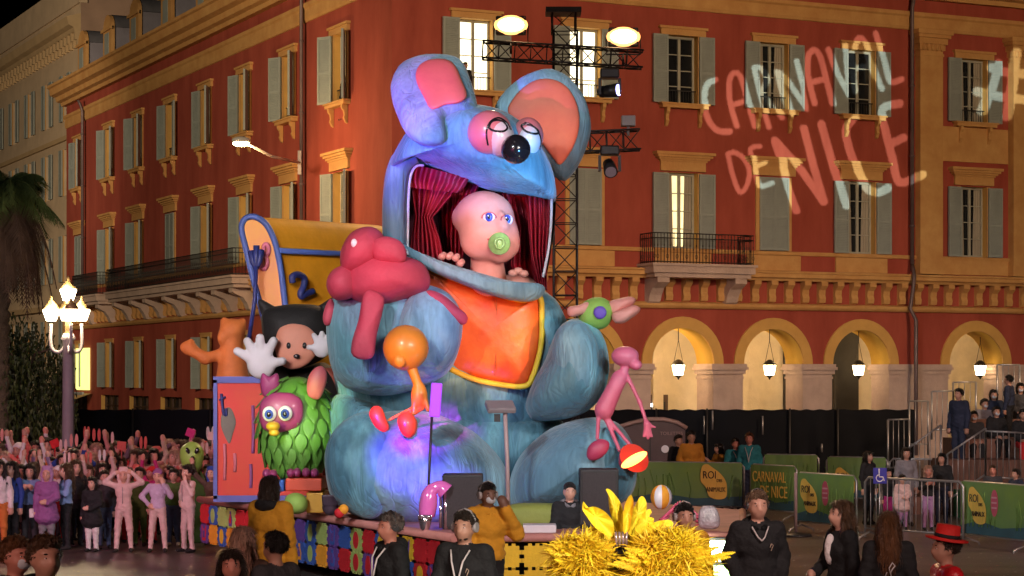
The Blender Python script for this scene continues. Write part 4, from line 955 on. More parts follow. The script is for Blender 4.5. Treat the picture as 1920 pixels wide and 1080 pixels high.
c=pbh(937,457,.05,YB); o=MB().lathe([(.0,0),(.12,.0),(.155,.02),(.15,.05),(.0,.07)],(0,0,0),22).build('dummy_shield',GD,by,Matrix.Translation(c)@Matrix.Rotation(R(90),4,'X')@Matrix.Rotation(R(-12),4,'Y'))
MB().tube([c+Vector((.06*math.cos(a),-.09,.07*math.sin(a))) for a in [2*PI*k/16 for k in range(16)]],.02,6,closed=True).build('dummy_ring',GD,by)
MB().tube([pbh(x,y,.0,YB) for x,y in ((914,448),(920,451),(926,452))],.012,6).build('mouth_corner',LIP,by)
for i,(x,y) in enumerate(((829,481),(842,481),(854,484),(863,494))):
    MB().ell(P(x,y,28.66),(.055,.08,.05),n=12).ell(P(x+3,y-3,28.74),(.045,.08,.045),n=10).build('finger',SK,by)
for i,(x,y) in enumerate(((962,512),(972,508),(982,513))):
    MB().ell(P(x,y,28.7),(.07,.09,.05),n=12).build('finger',SK,by)
# ---- stand-in toys around the mouse (plain generic soft toys of like size and colour)
PKP=mat('pink_plush',(.48,.06,.10),.7,.16,2,.25,14)
tdog=thing('pink_toy','limp pink plush toy slumped over the left shoulder of the mouse','soft toy',P(710,520,28.4))
def Ti(name,ol,Y,tf,tb,m,par,**k): return inflate(ol,Y,tf,tb,**k).build(name,m,par)
Ti('body',[(648,530),(655,500),(690,478),(745,478),(790,492),(806,520),(800,545),(765,560),(720,572),(680,568),(655,555)],28.3,.55,.6,PKP,tdog,center=(725,522))
Ti('head',[(638,490),(642,462),(662,434),(695,425),(718,440),(722,470),(705,500),(670,515),(645,510)],28.25,.45,.5,PKP,tdog)
Ti('ear',[(696,470),(700,452),(722,443),(750,452),(762,472),(758,492),(730,494),(705,488)],27.95,.16,.3,PKP,tdog)
Ti('leg',[(612,535),(622,508),(648,498),(668,515),(668,548),(650,562),(625,560)],28.2,.35,.4,PKP,tdog)
Ti('leg',[(682,552),(700,545),(720,560),(716,590),(706,630),(700,668),(678,674),(660,665),(660,640),(672,600)],27.75,.16,.25,PKP,tdog,center=(688,620))
Ti('arm',[(800,545),(830,552),(858,575),(876,592),(872,608),(850,606),(830,590),(800,575)],28.2,.2,.3,PKP,tdog,center=(838,578))
Ti('tail',[(612,570),(622,560),(628,580),(622,605),(610,610),(605,595)],28.6,.1,.12,PKP,tdog)
MB().ell(P(664,456,27.83),(.045,.02,.06),n=12).build('patch',WH,tdog)
OR=mat('orange_toy',(.68,.24,.035),.4,.12,2,.05,coat=.3)
tb_=thing('orange_toy','orange round-headed ball toy with long flat feet sitting on the left leg of the mouse','toy figure',P(780,790,27.6))
YO=27.55; ko=YO/F
MB().ell(P(761,652,YO),(43*ko,40*ko,43*ko),n=32).build('head',OR,tb_)
Ti('cheek',[(738,672),(745,664),(758,668),(760,682),(750,690),(740,684)],27.32,.06,.1,OR,tb_)
link('body',sdfmesh('toy_body',[('e',P(786,742,YO),(15*ko,13*ko,24*ko),0),('c',P(772,690,YO),P(784,722,YO),.07,.06,0),('c',P(790,725,YO),P(803,768,YO-.05),.035,.03,0),('c',P(778,728,YO),P(776,768,YO-.05),.03,.03,0),('c',P(780,762,YO),P(728,788,YO-.1),.025,.02,0),('c',P(792,765,YO),P(765,782,YO-.1),.03,.025,0)],.014,[OR],k=.012),tb_)
OR2=mat('orange_foot',(.75,.10,.03),.4,.12,2,.05,coat=.3)
Ti('foot',[(692,775),(700,762),(715,764),(724,785),(730,803),(720,811),(706,803),(697,790)],27.3,.14,.16,OR2,tb_)
Ti('foot',[(745,788),(752,775),(768,772),(782,790),(780,812),(768,822),(755,815),(748,802)],27.2,.16,.16,OR2,tb_)
# green and pink cushion behind the right hand
GT=mat('green_plush',(.26,.42,.08),.7,.15,2,.2); PK2=mat('salmon_plush',(.66,.26,.22),.6,.12,2,.15)
tg=thing('bolster_toy','green and salmon bolster toy lying on the right arm of the mouse','soft toy',P(1130,590,28.7))
Ti('green_middle',[(1085,600),(1088,575),(1105,560),(1130,558),(1148,572),(1150,592),(1138,612),(1120,618),(1095,612)],28.75,.28,.35,GT,tg)
Ti('bolster_end',[(1064,588),(1066,576),(1085,572),(1100,566),(1106,572),(1100,585),(1085,592),(1070,594)],28.6,.1,.15,PK2,tg)
Ti('bolster_end',[(1142,566),(1160,560),(1182,556),(1192,562),(1186,572),(1168,582),(1148,590),(1140,580)],28.7,.15,.2,PK2,tg)
Ti('bolster_end',[(1148,588),(1170,578),(1188,572),(1200,577),(1198,586),(1184,597),(1168,606),(1152,604)],28.6,.15,.2,PK2,tg)
MB().ell(P(1125,586,28.44),(.09,.03,.09),n=14).build('patch',mat('patch_violet',(.12,.05,.35),.6,.1,2,0),tg)
# pink doll hanging on the right
PD_=mat('pink_doll',(.62,.12,.20),.5,.15,2,.1); PDD=mat('pink_doll_dark',(.42,.04,.10),.5,.15,2,.1)
pd=thing('pink_doll','thin pink rag doll with long dangling arms beside the right arm of the mouse','rag doll',P(1150,740,28))
YD=28.0; kd=YD/F
link('body',sdfmesh('doll',[('e',P(1172,668,YD),(26*kd,24*kd,19*kd),0),('e',P(1192,684,YD-.06),(12*kd,14*kd,10*kd),0),('c',P(1172,690,YD),P(1166,705,YD),.055,.07,0),('e',P(1160,712,YD),(13*kd,12*kd,18*kd),0),('c',P(1160,712,YD),P(1133,768,YD),.10,.13,0),
  ('c',P(1176,705,YD),P(1200,755,YD-.05),.03,.026,0),('c',P(1200,755,YD-.05),P(1213,795,YD-.1),.026,.026,0),('c',P(1122,780,YD),P(1120,822,YD-.15),.028,.026,0),('c',P(1136,785,YD),P(1162,845,YD-.15),.03,.026,0),('c',P(1140,785,YD),P(1190,845,YD-.2),.028,.024,0),
  ('c',P(1213,795,YD-.1),P(1207,818,YD-.1),.03,.018,0),('c',P(1213,795,YD-.1),P(1215,822,YD-.1),.03,.018,0),('c',P(1213,795,YD-.1),P(1222,818,YD-.1),.03,.018,0),('c',P(1213,795,YD-.1),P(1228,801,YD-.1),.025,.016,0)],.014,[PD_],k=.012),pd)
Ti('foot',[(1100,850),(1106,834),(1125,823),(1142,830),(1138,848),(1120,862),(1104,862)],27.7,.09,.1,PDD,pd)
Ti('foot',[(1160,870),(1162,850),(1172,842),(1180,855),(1178,872),(1168,880)],27.75,.09,.1,PDD,pd)
foot_sh=MB(); c=P(1188,860,27.7)  # lamp-shaped foot of the doll
Mq=Matrix.Translation(c)@Euler((R(100),R(28),0)).to_matrix().to_4x4()
foot_sh.lathe([(.02,-.22),(.07,-.2),(.20,.0),(.21,.02)],(0,0,0),20); foot_sh.build('flared_foot',mat('flared_foot_red',(.65,.05,.03),.4,.1,2,0),pd,P and Matrix.Translation(c)@Euler((R(62),R(0),R(25))).to_matrix().to_4x4())
MB().ell((0,0,0),(27*kd,.05,9*kd),n=20,M=Euler((0,R(-30),0)).to_matrix()).build('glowing_foot',mat('orange_foot_glow',(1,.35,.08),.5,0,1,0,emit=4,ecol=(1,.30,.06)),pd,Matrix.Translation(P(1189,862,27.45)))  # orange light on the foot, put into the material as a glow
# bear with white mittens behind (black) -- plain stand-in
BB=mat('black_plush',(.014,.012,.012),.7,.3,3,.25,16); FA=mat('peach_plush',(.62,.24,.16),.6,.12,2,.1); GLV=mat('white_mitten',(.6,.56,.6),.6,.08,2,.1)
tbk=thing('black_cat_toy','black plush cat with pointed ears, peach face and white mittens behind the owl','soft toy',P(560,700,31.5))
Ti('head',[(490,600),(500,580),(530,572),(565,570),(600,575),(622,600),(628,640),(610,670),(560,692),(520,688),(500,660)],31.6,.55,.6,BB,tbk)
Ti('face',[(516,640),(524,616),(545,606),(572,610),(592,628),(596,655),(578,682),(550,692),(528,684),(518,664)],31.1,.12,.3,FA,tbk)
Ti('ear',[(484,566),(492,562),(510,572),(528,582),(520,600),(500,606),(490,590)],31.7,.12,.2,BB,tbk); Ti('ear',[(585,580),(600,572),(622,558),(628,564),(624,588),(612,602),(596,598)],31.7,.12,.2,BB,tbk)
Ti('body',[(510,680),(560,690),(610,680),(640,720),(650,780),(600,800),(530,800),(505,740)],31.9,.6,.6,BB,tbk)
[MB().ell(P(x,648,30.97),(.035,.03,.05),n=10).build('eye',BKG,tbk) for x in (541,571)]
MB().ell(P(556,668,30.95),(.05,.04,.035),n=12).build('nose',BKG,tbk)
def mitten(px,py,s,Y,flip=1):
    pr=[('e',P(px,py,Y),(.20*s,.12*s,.2*s),0)]
    for a in (150,120,92,62): 
        d=Vector((math.cos(R(a))*flip,0,math.sin(R(a)))); pr.append(('c',P(px,py,Y)+d*.12*s,P(px,py,Y)+d*.38*s+Vector((0,-.05,0)),.07*s,.06*s,0))
    pr.append(('c',P(px,py,Y),P(px,py,Y)+Vector((.3*s*flip,-.05,.05*s)),.07*s,.06*s,0))
    return sdfmesh('mitten',pr,.02,[GLV],k=.02)
link('hand',mitten(490,684,1.05,30.9),tbk); link('hand',mitten(603,655,.62,30.8,-1),tbk)
Ti('arm',[(498,690),(515,680),(540,700),(535,720),(512,712)],31.3,.15,.2,BB,tbk)
# orange soft toy with raised arm at the far left
to=thing('orange_cat_toy','plain orange plush cat seen from behind stretching an arm sideways above the red block','soft toy',P(430,700,33.8))
YT_=33.6; kt=YT_/F
link('body',sdfmesh('cat',[('e',P(436,620,YT_),(24*kt,24*kt,22*kt),0),('e',P(416,634,YT_-.1),(8*kt,10*kt,12*kt),0),('c',P(436,645,YT_),P(436,712,YT_),.17,.27,0),('c',P(424,662,YT_),P(385,672,YT_-.1),.09,.085,0),('c',P(385,672,YT_-.1),P(357,655,YT_-.1),.08,.10,0),('e',P(350,651,YT_-.1),(12*kt,9*kt,10*kt),0),('c',P(357,655,YT_-.1),P(359,640,YT_-.1),.04,.035,0),('e',P(420,602,YT_),(6*kt,5*kt,7*kt),0),('e',P(455,604,YT_),(6*kt,5*kt,7*kt),0)],.02,[mat('rust_plush',(.52,.15,.03),.7,.2,3,.25,16)],k=.03),to)
BD=mat('dark_band',(.03,.012,.01),.7,.1,3,0)
# green owl
ow=thing('green_owl','fat green feathered toy owl with purple face standing on toy blocks','toy owl',P(557,900,29.6))
YW=30.0; kw=YW/F; oc=P(557,802,YW); orad=Vector((69*kw,62*kw,96*kw))
GW=mat('owl_green',(.10,.26,.04),.5,.25,2,.1); GF=mat('feather_green',(.11,.28,.04),.5,.25,3,.1); PW=mat('owl_purple',(.30,.04,.14),.45,.15,3,.05,coat=.2)
MB().ell(oc,tuple(orad),n=36).build('body',GW,ow)
fp=MB(); n=9; vs=[Vector((.115*math.sin(PI*k/n)*s,-.018*math.sin(PI*k/n)+(-.006),-.27*k/n)) for s in (-1,1) for k in range(n+1)]
vs=[Vector((.085*math.sin(PI*min(1,.12+.88*(k/n)**.8))*s,-.012-.03*(k/n),-.29*k/n)) for s in(-1,0,1) for k in range(n+1)]
for i,v in enumerate(vs): 
    if n+1<=i<2*n+2: v.y-=.022
fp.add(vs,[(k,k+1,n+2+k,n+1+k) for k in range(n)]+[(n+1+k,n+2+k,2*n+3+k,2*n+2+k) for k in range(n)],0,True)
FM=fp.mesh('feather',[GF])
for j in range(9):
    th=.28+j*.28; cnt=max(5,int(17*math.sin(th)))
    for i in range(cnt):
        a=2*PI*(i+.5*(j%2))/cnt
        if math.sin(a)>.35: continue
        nrm=Vector((math.sin(th)*math.cos(a),math.sin(th)*math.sin(a),math.cos(th))); p=Vector((nrm.x*orad.x,nrm.y*orad.y,nrm.z*orad.z)); nn=Vector((nrm.x/orad.x,nrm.y/orad.y,nrm.z/orad.z)).normalized()
        down=(Vector((0,0,-1))-nn*nn.dot(Vector((0,0,-1)))).normalized(); side=nn.cross(down).normalized()
        Mx=Matrix((( -side.x,-nn.x,-down.x,0),(-side.y,-nn.y,-down.y,0),(-side.z,-nn.z,-down.z,0),(0,0,0,1)))
        link('feather',FM,ow,Matrix.Translation(oc+p)@Mx)
Ti('face_mask',[(486,775),(490,752),(510,738),(528,736),(548,738),(566,752),(568,780),(558,800),(540,808),(515,812),(495,805),(487,790)],29.5,.14,.4,PW,ow,center=(527,775))
for px,py,r in ((505,776,13),(535,775,13)):
    o=MB().ell(P(px,py,29.33),(r*kw,.07,r*kw*1.1),n=20).build('eye',WH,ow); MB().ell(P(px-1,py+1,29.25),(r*kw*.62,.03,r*kw*.7),n=14).build('iris',IR,o); MB().ell(P(px-1,py+1,29.215),(r*kw*.32,.02,r*kw*.4),n=10).build('pupil',BKG,o)
BK=mat('beak_yellow',(.70,.38,.03),.4,.12,2,0,coat=.2)
link('beak',sdfmesh('beak',[('e',P(512,799,29.25),(13*kw,.12,9*kw),0),('e',P(514,812,29.25),(10*kw,.08,6*kw),0)],.015,[BK],k=.01),ow)
Ti('tuft',[(494,742),(488,720),(492,700),(505,706),(520,700),(524,720),(518,742)],29.8,.08,.1,PW,ow); Ti('tuft',[(578,742),(576,715),(585,695),(602,686),(613,700),(610,725),(598,748)],29.6,.09,.12,mat('owl_pink',(.55,.12,.14),.5,.15,2,0),ow)
for a,b in ((500,885),(512,886),(545,884),(557,883),(574,883),(590,884)): MB().ell(P(a,b+3,29.4),(8*kw,.14,9*kw),n=12).build('toe',PW,ow)
# toy blocks
def block(name,label,x0,x1,y0,y1,Y,dep,m,studs=0,trim=None):
    a=P(x0,y1,Y); b=P(x1,y0,Y); t=thing(name,label,'toy block',Vector(((a.x+b.x)/2,Y+dep/2,a.z)))
    MB().box(a.x,b.x,Y,Y+dep,a.z,b.z,0,None,.02).build('block',m,t)
    for k in range(studs):
        c=Vector((a.x+(b.x-a.x)*(k+.5)/studs,Y+dep*.3,b.z)); MB().cyl(c,c+Vector((0,0,.06)),.05,n=12).build('stud',m,t)
    if trim:
        for z in (a.z,b.z): MB().box(a.x-.03,b.x+.03,Y-.03,Y+dep+.03,z-.05,z+.05).build('trim',trim,t)
        MB().box(a.x-.03,a.x+.03,Y-.03,Y+.02,a.z,b.z).build('trim',trim,t)
    return t
RB=mat('block_red',(.58,.07,.02),.6,0,.9,.1,col2=(.62,.018,.03),thr=(.3,.7)); BLT=mat('trim_blue',(.10,.12,.40),.6,.15,2,0)
rb=block('letter_block','big red painted toy block with blue edges and a blue letter t',404,665,712,935,32.2,1.9,RB,0,BLT)
rb['label']='big red painted toy block with blue edges and a blue letter t'; rb['category']='toy block'
line=lambda pts,Y,r,m,nm,par:MB().tube([P(q.x,q.y,Y) for q in crom([(a,b,0) for a,b in pts],5,False)],r,6).build(nm,m,par)
NAVY=mat('navy_paint',(.02,.03,.16),.5,.1,2,0)
line([(415,738),(417,760),(419,775),(424,778),(424,766)],32.17,.022,NAVY,'letter_t',rb); line([(411,750),(423,744)],32.17,.018,NAVY,'letter_t',rb)
GP2=mat('grey_green_paint',(.16,.15,.12),.7,.2,4,0)
Ti('paint_blob',[(418,770),(432,765),(442,790),(436,815),(430,832),(420,815),(414,795)],32.19,.01,.02,GP2,rb)
for x,y0,y1 in ((421,832,900),(440,850,885),(474,760,850),(470,870,915)): line([(x,y0),(x+1,(y0+y1)/2),(x,y1)],32.19,.025,mat('drip_pink',(.55,.16,.2),.6,.1,2,0) if x<450 else mat('drip_purple',(.22,.07,.22),.6,.1,2,0),'paint_drip',rb)
block('toy_brick','red studded toy brick directly under the owl',535,603,897,921,29.3,.9,mat('brick_red',(.60,.07,.03),.4,.1,2,0,coat=.2),4)
block('toy_brick','yellow studded toy brick under the red brick',574,607,924,962,29.3,.8,mat('brick_yellow',(.65,.33,.03),.4,.1,2,0,coat=.2),2)
block('toy_brick','small blue toy brick left of the red brick',519,533,900,922,29.4,.5,mat('brick_blue',(.02,.10,.40),.4,.1,2,0,coat=.2))
tbb=thing('green_ball','green ball toy lying below the red toy brick','ball',P(555,962,29.2)); Ti('ball',[(534,940),(540,928),(558,924),(574,934),(576,952),(565,962),(545,962)],29.2,.2,.25,GT,tbb)
tcl=thing('robot_claw','grey plastic claw toy on the deck left of the mouse foot','toy',P(619,965,28.6))
link('claw',sdfmesh('claw',[('e',P(619,950,28.6),(.11,.1,.12),0)]+[('c',P(607+6*k,945,28.5),P(606+6.5*k,930,28.45),.022,.02,0) for k in range(5)],.013,[mat('dark_plum',(.06,.04,.06),.4,.2,3,0)],k=.012),tcl)
# striped ball toys on the red platform right of the claw
for i,(x,y,m) in enumerate(((644,955,'orange'),(636,962,'red'))):
    t=thing('small_ball',('small orange ball','small red ball')[i]+' lying beside the mouse foot on the deck edge','ball',P(x,y+8,28.3)); MB().ell(P(x,y,28.3),.07,n=14).build('ball',TM[m],t)
# arched wagon cover with numbers
wg=thing('yellow_wagon','tall yellow arched toy box with blue trim and the numbers 2 and 8','toy house',P(520,700,34))
YL=mat('wagon_yellow',(.85,.36,.015),.6,.18,1.2,.15); YL2=mat('wagon_orange',(.72,.32,.03),.55,0,1,.1,col2=(.66,.22,.08),thr=(.35,.7)); BLD=mat('trim_royal',(.06,.11,.38),.55,.15,2,0)
arc_=[(453,432),(456,415),(466,407),(482,408),(500,422),(514,450),(524,490),(531,540),(537,600),(543,690),(520,690),(505,640),(490,580),(474,520),(462,470)]
acr=[(q.x,q.y) for q in crom([(a,b,0) for a,b in arc_],4)]
v0=P(482,408,33.6); v1=P(715,424,36.2); MB().prism([P(a,b,33.6) for a,b in acr],v1-v0,0).build('arched_box',[YL],wg)
MB().prism([P(a,b,33.58) for a,b in acr],(0,-.03,0)).build('front_face',YL2,wg)
MB().tube([P(a,b,33.55) for a,b in acr],.05,8,closed=True).build('front_trim',BLD,wg)
vd=(v1-v0)*.98
for a,b in ((521,470),(540,585)): 
    p=P(a,b,33.55); MB().cyl(p+Vector((.03,-.02,0)),p+vd+Vector((.03,-.04,0)),.045,n=8).build('side_trim',BLD,wg)
PKN=mat('number_pink',(.60,.15,.25),.5,.1,2,0)
def on(px,py,Y): return P(px,py,Y)
for cx_,cy_,rx_,ry_ in ((499,468,5,11),(495,492,6,13)):
    MB().tube([P(cx_+rx_*math.cos(a),cy_+ry_*math.sin(a),33.52) for a in [2*PI*k/14 for k in range(14)]],.035,6,closed=True).build('number_eight',PKN,wg)
n2=thing
# the number 2 on the long side: plane through the box side
def side_pt(px,py):
    # intersection of the view ray with the vertical plane of the box side
    a=P(533,540,33.55); d=vd.copy(); d.z=0; nn=Vector((d.y,-d.x,0)).normalized(); r=P(px,py,1)-Vector((0,0,H)); t=((a-Vector((0,0,H))).dot(nn))/r.dot(nn); return Vector((0,0,H))+r*(t*.997)
MB().tube([side_pt(q.x,q.y) for q in crom([(a,b,0) for a,b in [(549,530),(548,519),(556,515),(566,517),(571,525),(569,538),(564,548),(565,556),(575,551),(587,546)]],4,False)],.055,8).build('number_two',NAVY,wg)
cr_=thing('winding_key','navy blue winding rod with a forked handle leaning against the yellow box','rod',P(464,700,33.2))
MB().tube([P(464,655,33.2),P(478,560,33.2),P(480,500,33.25)],.035,8).build('rod',NAVY,cr_)
MB().tube([P(470,470,33.3),P(474,492,33.3),P(480,505,33.3),P(487,490,33.3),P(490,468,33.3)],.05,8).cyl(P(481,460,33.3),P(480,505,33.3),.05,n=8).build('handle',NAVY,cr_)
cr2=thing('red_backdrop','dark red painted backdrop panel between the owl and the mouse','panel',P(640,800,31.6)); MB().prism([P(x,y,31.6) for x,y in ((585,690),(640,690),(664,735),(650,930),(600,955),(585,955))],(0,.08,0)).build('panel',mat('rust_panel',(.22,.035,.015),.7,.2,2,.1),cr2)
# ---- deck equipment
def monitor(x0,x1,y0,y1,Y,label):
    a=P(x0,y1,Y); b=P(x1,y0,Y); t=thing('stage_speaker',label,'speaker',Vector(((a.x+b.x)/2,Y+.25,ZD)),'black speakers on the float deck')
    MB().box(a.x,b.x,Y,Y+.5,ZD,b.z,0,None,.02).build('cabinet',mat('speaker_cabinet',(.02,.017,.018),.55,.2,5,.15),t)
    MB().box(a.x+.04,b.x-.04,Y-.025,Y-.002,ZD+.04,b.z-.04).build('grille',mat('speaker_grille',(.045,.035,.037),.7,.2,60,.4),t)
monitor(829,905,890,1000,27.0,'black speaker on the deck in front of the left leg of the mouse'); monitor(1087,1160,880,1000,27.2,'black speaker on the deck below the right foot of the mouse')
def stand(px,y0,y1,Y,label,head):
    t=thing('lamp_stand',label,'lamp stand',P(px,y1,Y)); MB().cyl(P(px,y1,Y),P(px,y0,Y),.025,n=8).cyl(P(px,y1,Y),P(px,y1-6,Y),.14,.1,n=12).build('pole',head=='pink' and STEEL or STEEL,t); return t
t=thing('lamp_stand','thin pole with a glowing violet strip lamp in front of the left leg','lamp stand',P(802,1000,27.0)); MB().tube([P(800,1005,27),P(804,900,27.0),P(812,735,27.0)],.017,6).build('pole',BLKP,t)
MB().box(-.07,.07,-.05,.05,-.22,.22,0,Matrix.Translation(P(817,750,27.0))@Matrix.Rotation(R(4),4,'Y'),.015).build('lamp_body',mat('violet_lamp',(.25,.04,.6),.4,.1,2,0,emit=.8,ecol=(.35,.05,.9)),t)
t=thing('lamp_stand','pale pole with a tilted floodlight panel in front of the mouse belly','lamp stand',P(953,960,27.4)); MB().tube([P(953,960,27.4),P(951,860,27.4),P(947,775,27.4)],.028,8).build('pole',mat('pole_pinkish',(.38,.26,.26),.5,.1,3,0),t)
Mf=Matrix.Translation(P(938,764,27.4))@Euler((R(-62),R(0),R(14))).to_matrix().to_4x4()
MB().box(-.19,.19,-.05,.03,-.12,.12,0,Mf,.02).build('flood_body',mat('flood_grey',(.22,.18,.19),.5,.1,3,0),t); MB().box(-.08,.0,-.05,.05,-.16,-.06,0,Matrix.Translation(P(938,768,27.4))).build('yoke',IRON,t)
cu=thing('green_cushion','long olive green cushion lying on the deck between the speakers','cushion',P(1000,990,27.4)); Ti('cushion',[(942,965),(948,950),(975,944),(1030,944),(1070,950),(1075,970),(1065,988),(1020,992),(965,990),(945,982)],27.5,.25,.35,mat('olive_cushion',(.22,.25,.05),.7,.15,2,.3),cu,e=3)
t=thing('white_box','small white box on the deck edge in front of the green cushion','box',P(1011,1010,26.45)); a=P(981,1010,26.45); b=P(1043,984,26.45); MB().box(a.x,b.x,26.4,26.75,ZD,b.z,0,None,.01).build('box',mat('white_box_card',(.62,.55,.58),.6,.06,3,.05),t)
tk=thing('chrome_claw','chrome toy claw standing at the deck edge by the left speaker','toy',P(797,995,26.7))
CHR=mat('chrome',(.6,.5,.55),.15,.1,3,0,metal=.9)
MB().lathe([(.03,0),(.06,.03),(.08,.12),(.085,.2)],P(797,996,26.7),10).build('cup',CHR,tk)
for k in range(7): MB().tube([P(786+3.7*k,975,26.65),P(785+4*k,966,26.62)],.012,6).build('tine',CHR,tk)
tk=thing('pink_bent_tube','shiny pink lit bent tube toy beside the left speaker','toy',P(822,990,27.0))
MB().tube([P(q.x,q.y,26.95) for q in crom([(a,b,0) for a,b in [(800,968),(803,945),(806,925),(814,916),(826,914),(836,922)]],5,False)],[.10+.02*math.sin(k*.3) for k in range(26)],12).build('tube',mat('gloss_pink',(.75,.15,.5),.12,.1,2,0,coat=.8),tk)
MB().cyl(P(836,920,27),P(836,992,27),.03,n=8).cyl(P(826,930,27),P(826,990,27),.02,n=8).build('chrome_leg',CHR,tk)
# toys at the right front
tk=thing('striped_ball','orange and white striped ball on the deck behind the yellow feathers','ball',P(1237,965,27)); c=P(1240,932,27.2)
bm_=MB()
for j in range(8):
    n=6
    for k in range(12):
        a0,a1=2*PI*j/8,2*PI*(j+1)/8; p0,p1=PI*k/12,PI*(k+1)/12
        vv=[c+Vector((.14*math.sin(p)*math.cos(a),.14*math.sin(p)*math.sin(a),.16*math.cos(p))) for p,a in ((p0,a0),(p1,a0),(p1,a1),(p0,a1))]; bm_.add(vv,[(0,1,2,3)],j%2,True)
bm_.build('ball',[TM['orange'],WH],tk)
tk=thing('coil_spring','pink plastic coil spring toy arching over the deck at the right','toy',P(1280,990,26.9)); pts=[]
for k in range(260):
    t_k=k/260; a=PI*t_k; cx_=1278-36*math.cos(a); cy_=985-34*math.sin(a); rr=11; ph_=t_k*2*PI*17
    pts.append(P(cx_+rr*math.cos(ph_)*math.cos(a),cy_-rr*math.cos(ph_)*math.sin(a),26.9+.09*math.sin(ph_)))
MB().tube(pts,.012,5).build('coil',mat('coil_pink',(.70,.10,.20),.3,.1,2,0,coat=.3),tk)
tk=thing('clear_box','clear plastic wrapped bundle on the right end of the deck','bundle',P(1328,985,26.7)); Ti('bundle',[(1310,985),(1312,955),(1325,948),(1342,952),(1350,975),(1345,990),(1325,992)],26.8,.12,.15,mat('wrap_plastic',(.5,.42,.45),.15,.3,9,.6,30),tk)
# bright lit panel on the right end of the skirt
tk=thing('led_panel','glaring white and green light panel at the right front corner of the platform','light panel',P(1350,1030,26.2))
a=Cc+Vector((-.42,-.1,0)); MB().box(a.x-.24,a.x+.36,a.y-.1,a.y-.03,.25,.88,0,None,.01).build('panel_body',BLKP,tk); MB().box(a.x-.20,a.x+.32,a.y-.13,a.y-.101,.58,.84).build('panel_light',mat('panel_white',(1,1,1),.4,0,1,0,emit=4,ecol=(.75,1,.75)),tk); MB().box(a.x-.20,a.x+.32,a.y-.13,a.y-.101,.30,.53).build('panel_light',mat('panel_green',(.5,1,.3),.4,0,1,0,emit=3,ecol=(.6,1,.35)),tk)
lamp('POINT','panel_glow',(a.x+.05,a.y-.5,.7),25,(.8,1,.75),size=.15)
# ---- coloured spots for the light on the float, unseen, nearly all beyond the view
def par(pos,target,power,col,cone,name='colour_spot',size=.06,blend=.8): return lamp('SPOT',name,pos,power,col,target,size,cone,blend)
rig=lambda x,y,z:Vector((x,y,z))          # unseen spot positions left and right of the camera's view, no masts built
par(P(868,960,27.75),P(790,850,28.6),60,(.30,.10,1),110,size=.03)
par(rig(-6,14,4.2),P(776,800,28),20000,(1,.0,.75),3.8)
par(rig(-6,14,3.9),P(790,862,28.5),18000,(.14,.0,1),4.8)
par(rig(-7,14,3),P(765,690,27.5),6000,(1,.34,.06),4.5)
par(rig(-7,14,2),P(845,140,29),11440,(1,.04,.75),5)
par(rig(-7,14,2),P(800,260,28.5),15400,(.20,.12,1),9)
par(rig(7,14,0.8),P(965,335,28.5),16000,(.10,.42,1),6)
par(rig(7,14,2),P(930,640,29),7920,(1,.30,.04),7)
par(rig(-7,14,3),P(1040,215,29.5),4500,(1,.10,.35),4)
par(rig(7,14,4),P(1030,270,29.5),3600,(1,.22,.05),4.5)
par(rig(7,14,5),P(820,600,28.4),3300,(.25,.15,1),5)
par(rig(-7,14,4),P(690,545,28),2420,(1,.05,.3),6)
par(rig(-8,16,2),P(590,775,29.8),7000,(.75,1,.25),5)
par(rig(8,16,4),P(1110,650,28.6),1980,(.2,.9,1),6)
par(rig(5,12,5),P(915,430,29),3740,(1,.55,.62),6)
par(rig(-5,12,4),P(830,420,29.3),3960,(1,.06,.12),9)
par(rig(6,12,5),P(1015,440,29.3),1980,(1,.06,.12),5)
# ================================================================= PEOPLE
def armj(side,pose):
    s=side; sh=Vector((s*.175,0,1.42))
    P_={'down':((s*.225,.02,1.15),(s*.235,-.05,.90),(0,-.03,-1)),
        'pocket':((s*.245,.06,1.16),(s*.19,-.10,.98),(-s*.5,-.3,-.7)),
        'head':((s*.40,-.03,1.50),(s*.20,-.02,1.70),(-s*.9,0,.25)),
        'up':((s*.27,-.05,1.68),(s*.20,-.10,1.93),(-s*.1,0,1)),
        'vee':((s*.38,-.02,1.60),(s*.46,-.06,1.85),(s*.2,0,1)),
        'phone':((s*.24,-.08,1.18),(s*.10,-.32,1.28),(-s*.3,-.6,.5)),
        'ear':((s*.30,-.10,1.22),(s*.15,-.16,1.46),(-s*.35,.0,.9)),
        'front':((s*.22,-.06,1.16),(s*.08,-.27,1.05),(-s*.7,-.5,.1)),
        'lap':((s*.22,-.04,1.17),(s*.12,-.26,1.02),(-s*.3,-.8,-.1)),
        'hip':((s*.36,.05,1.2),(s*.20,-.06,1.04),(-s*.7,-.3,-.4)),
        'swing':((s*.23,-.14,1.17),(s*.20,-.33,1.0),(0,-.6,-.6))}[pose]
    return sh,Vector(P_[0]),Vector(P_[1]),Vector(P_[2]).normalized()
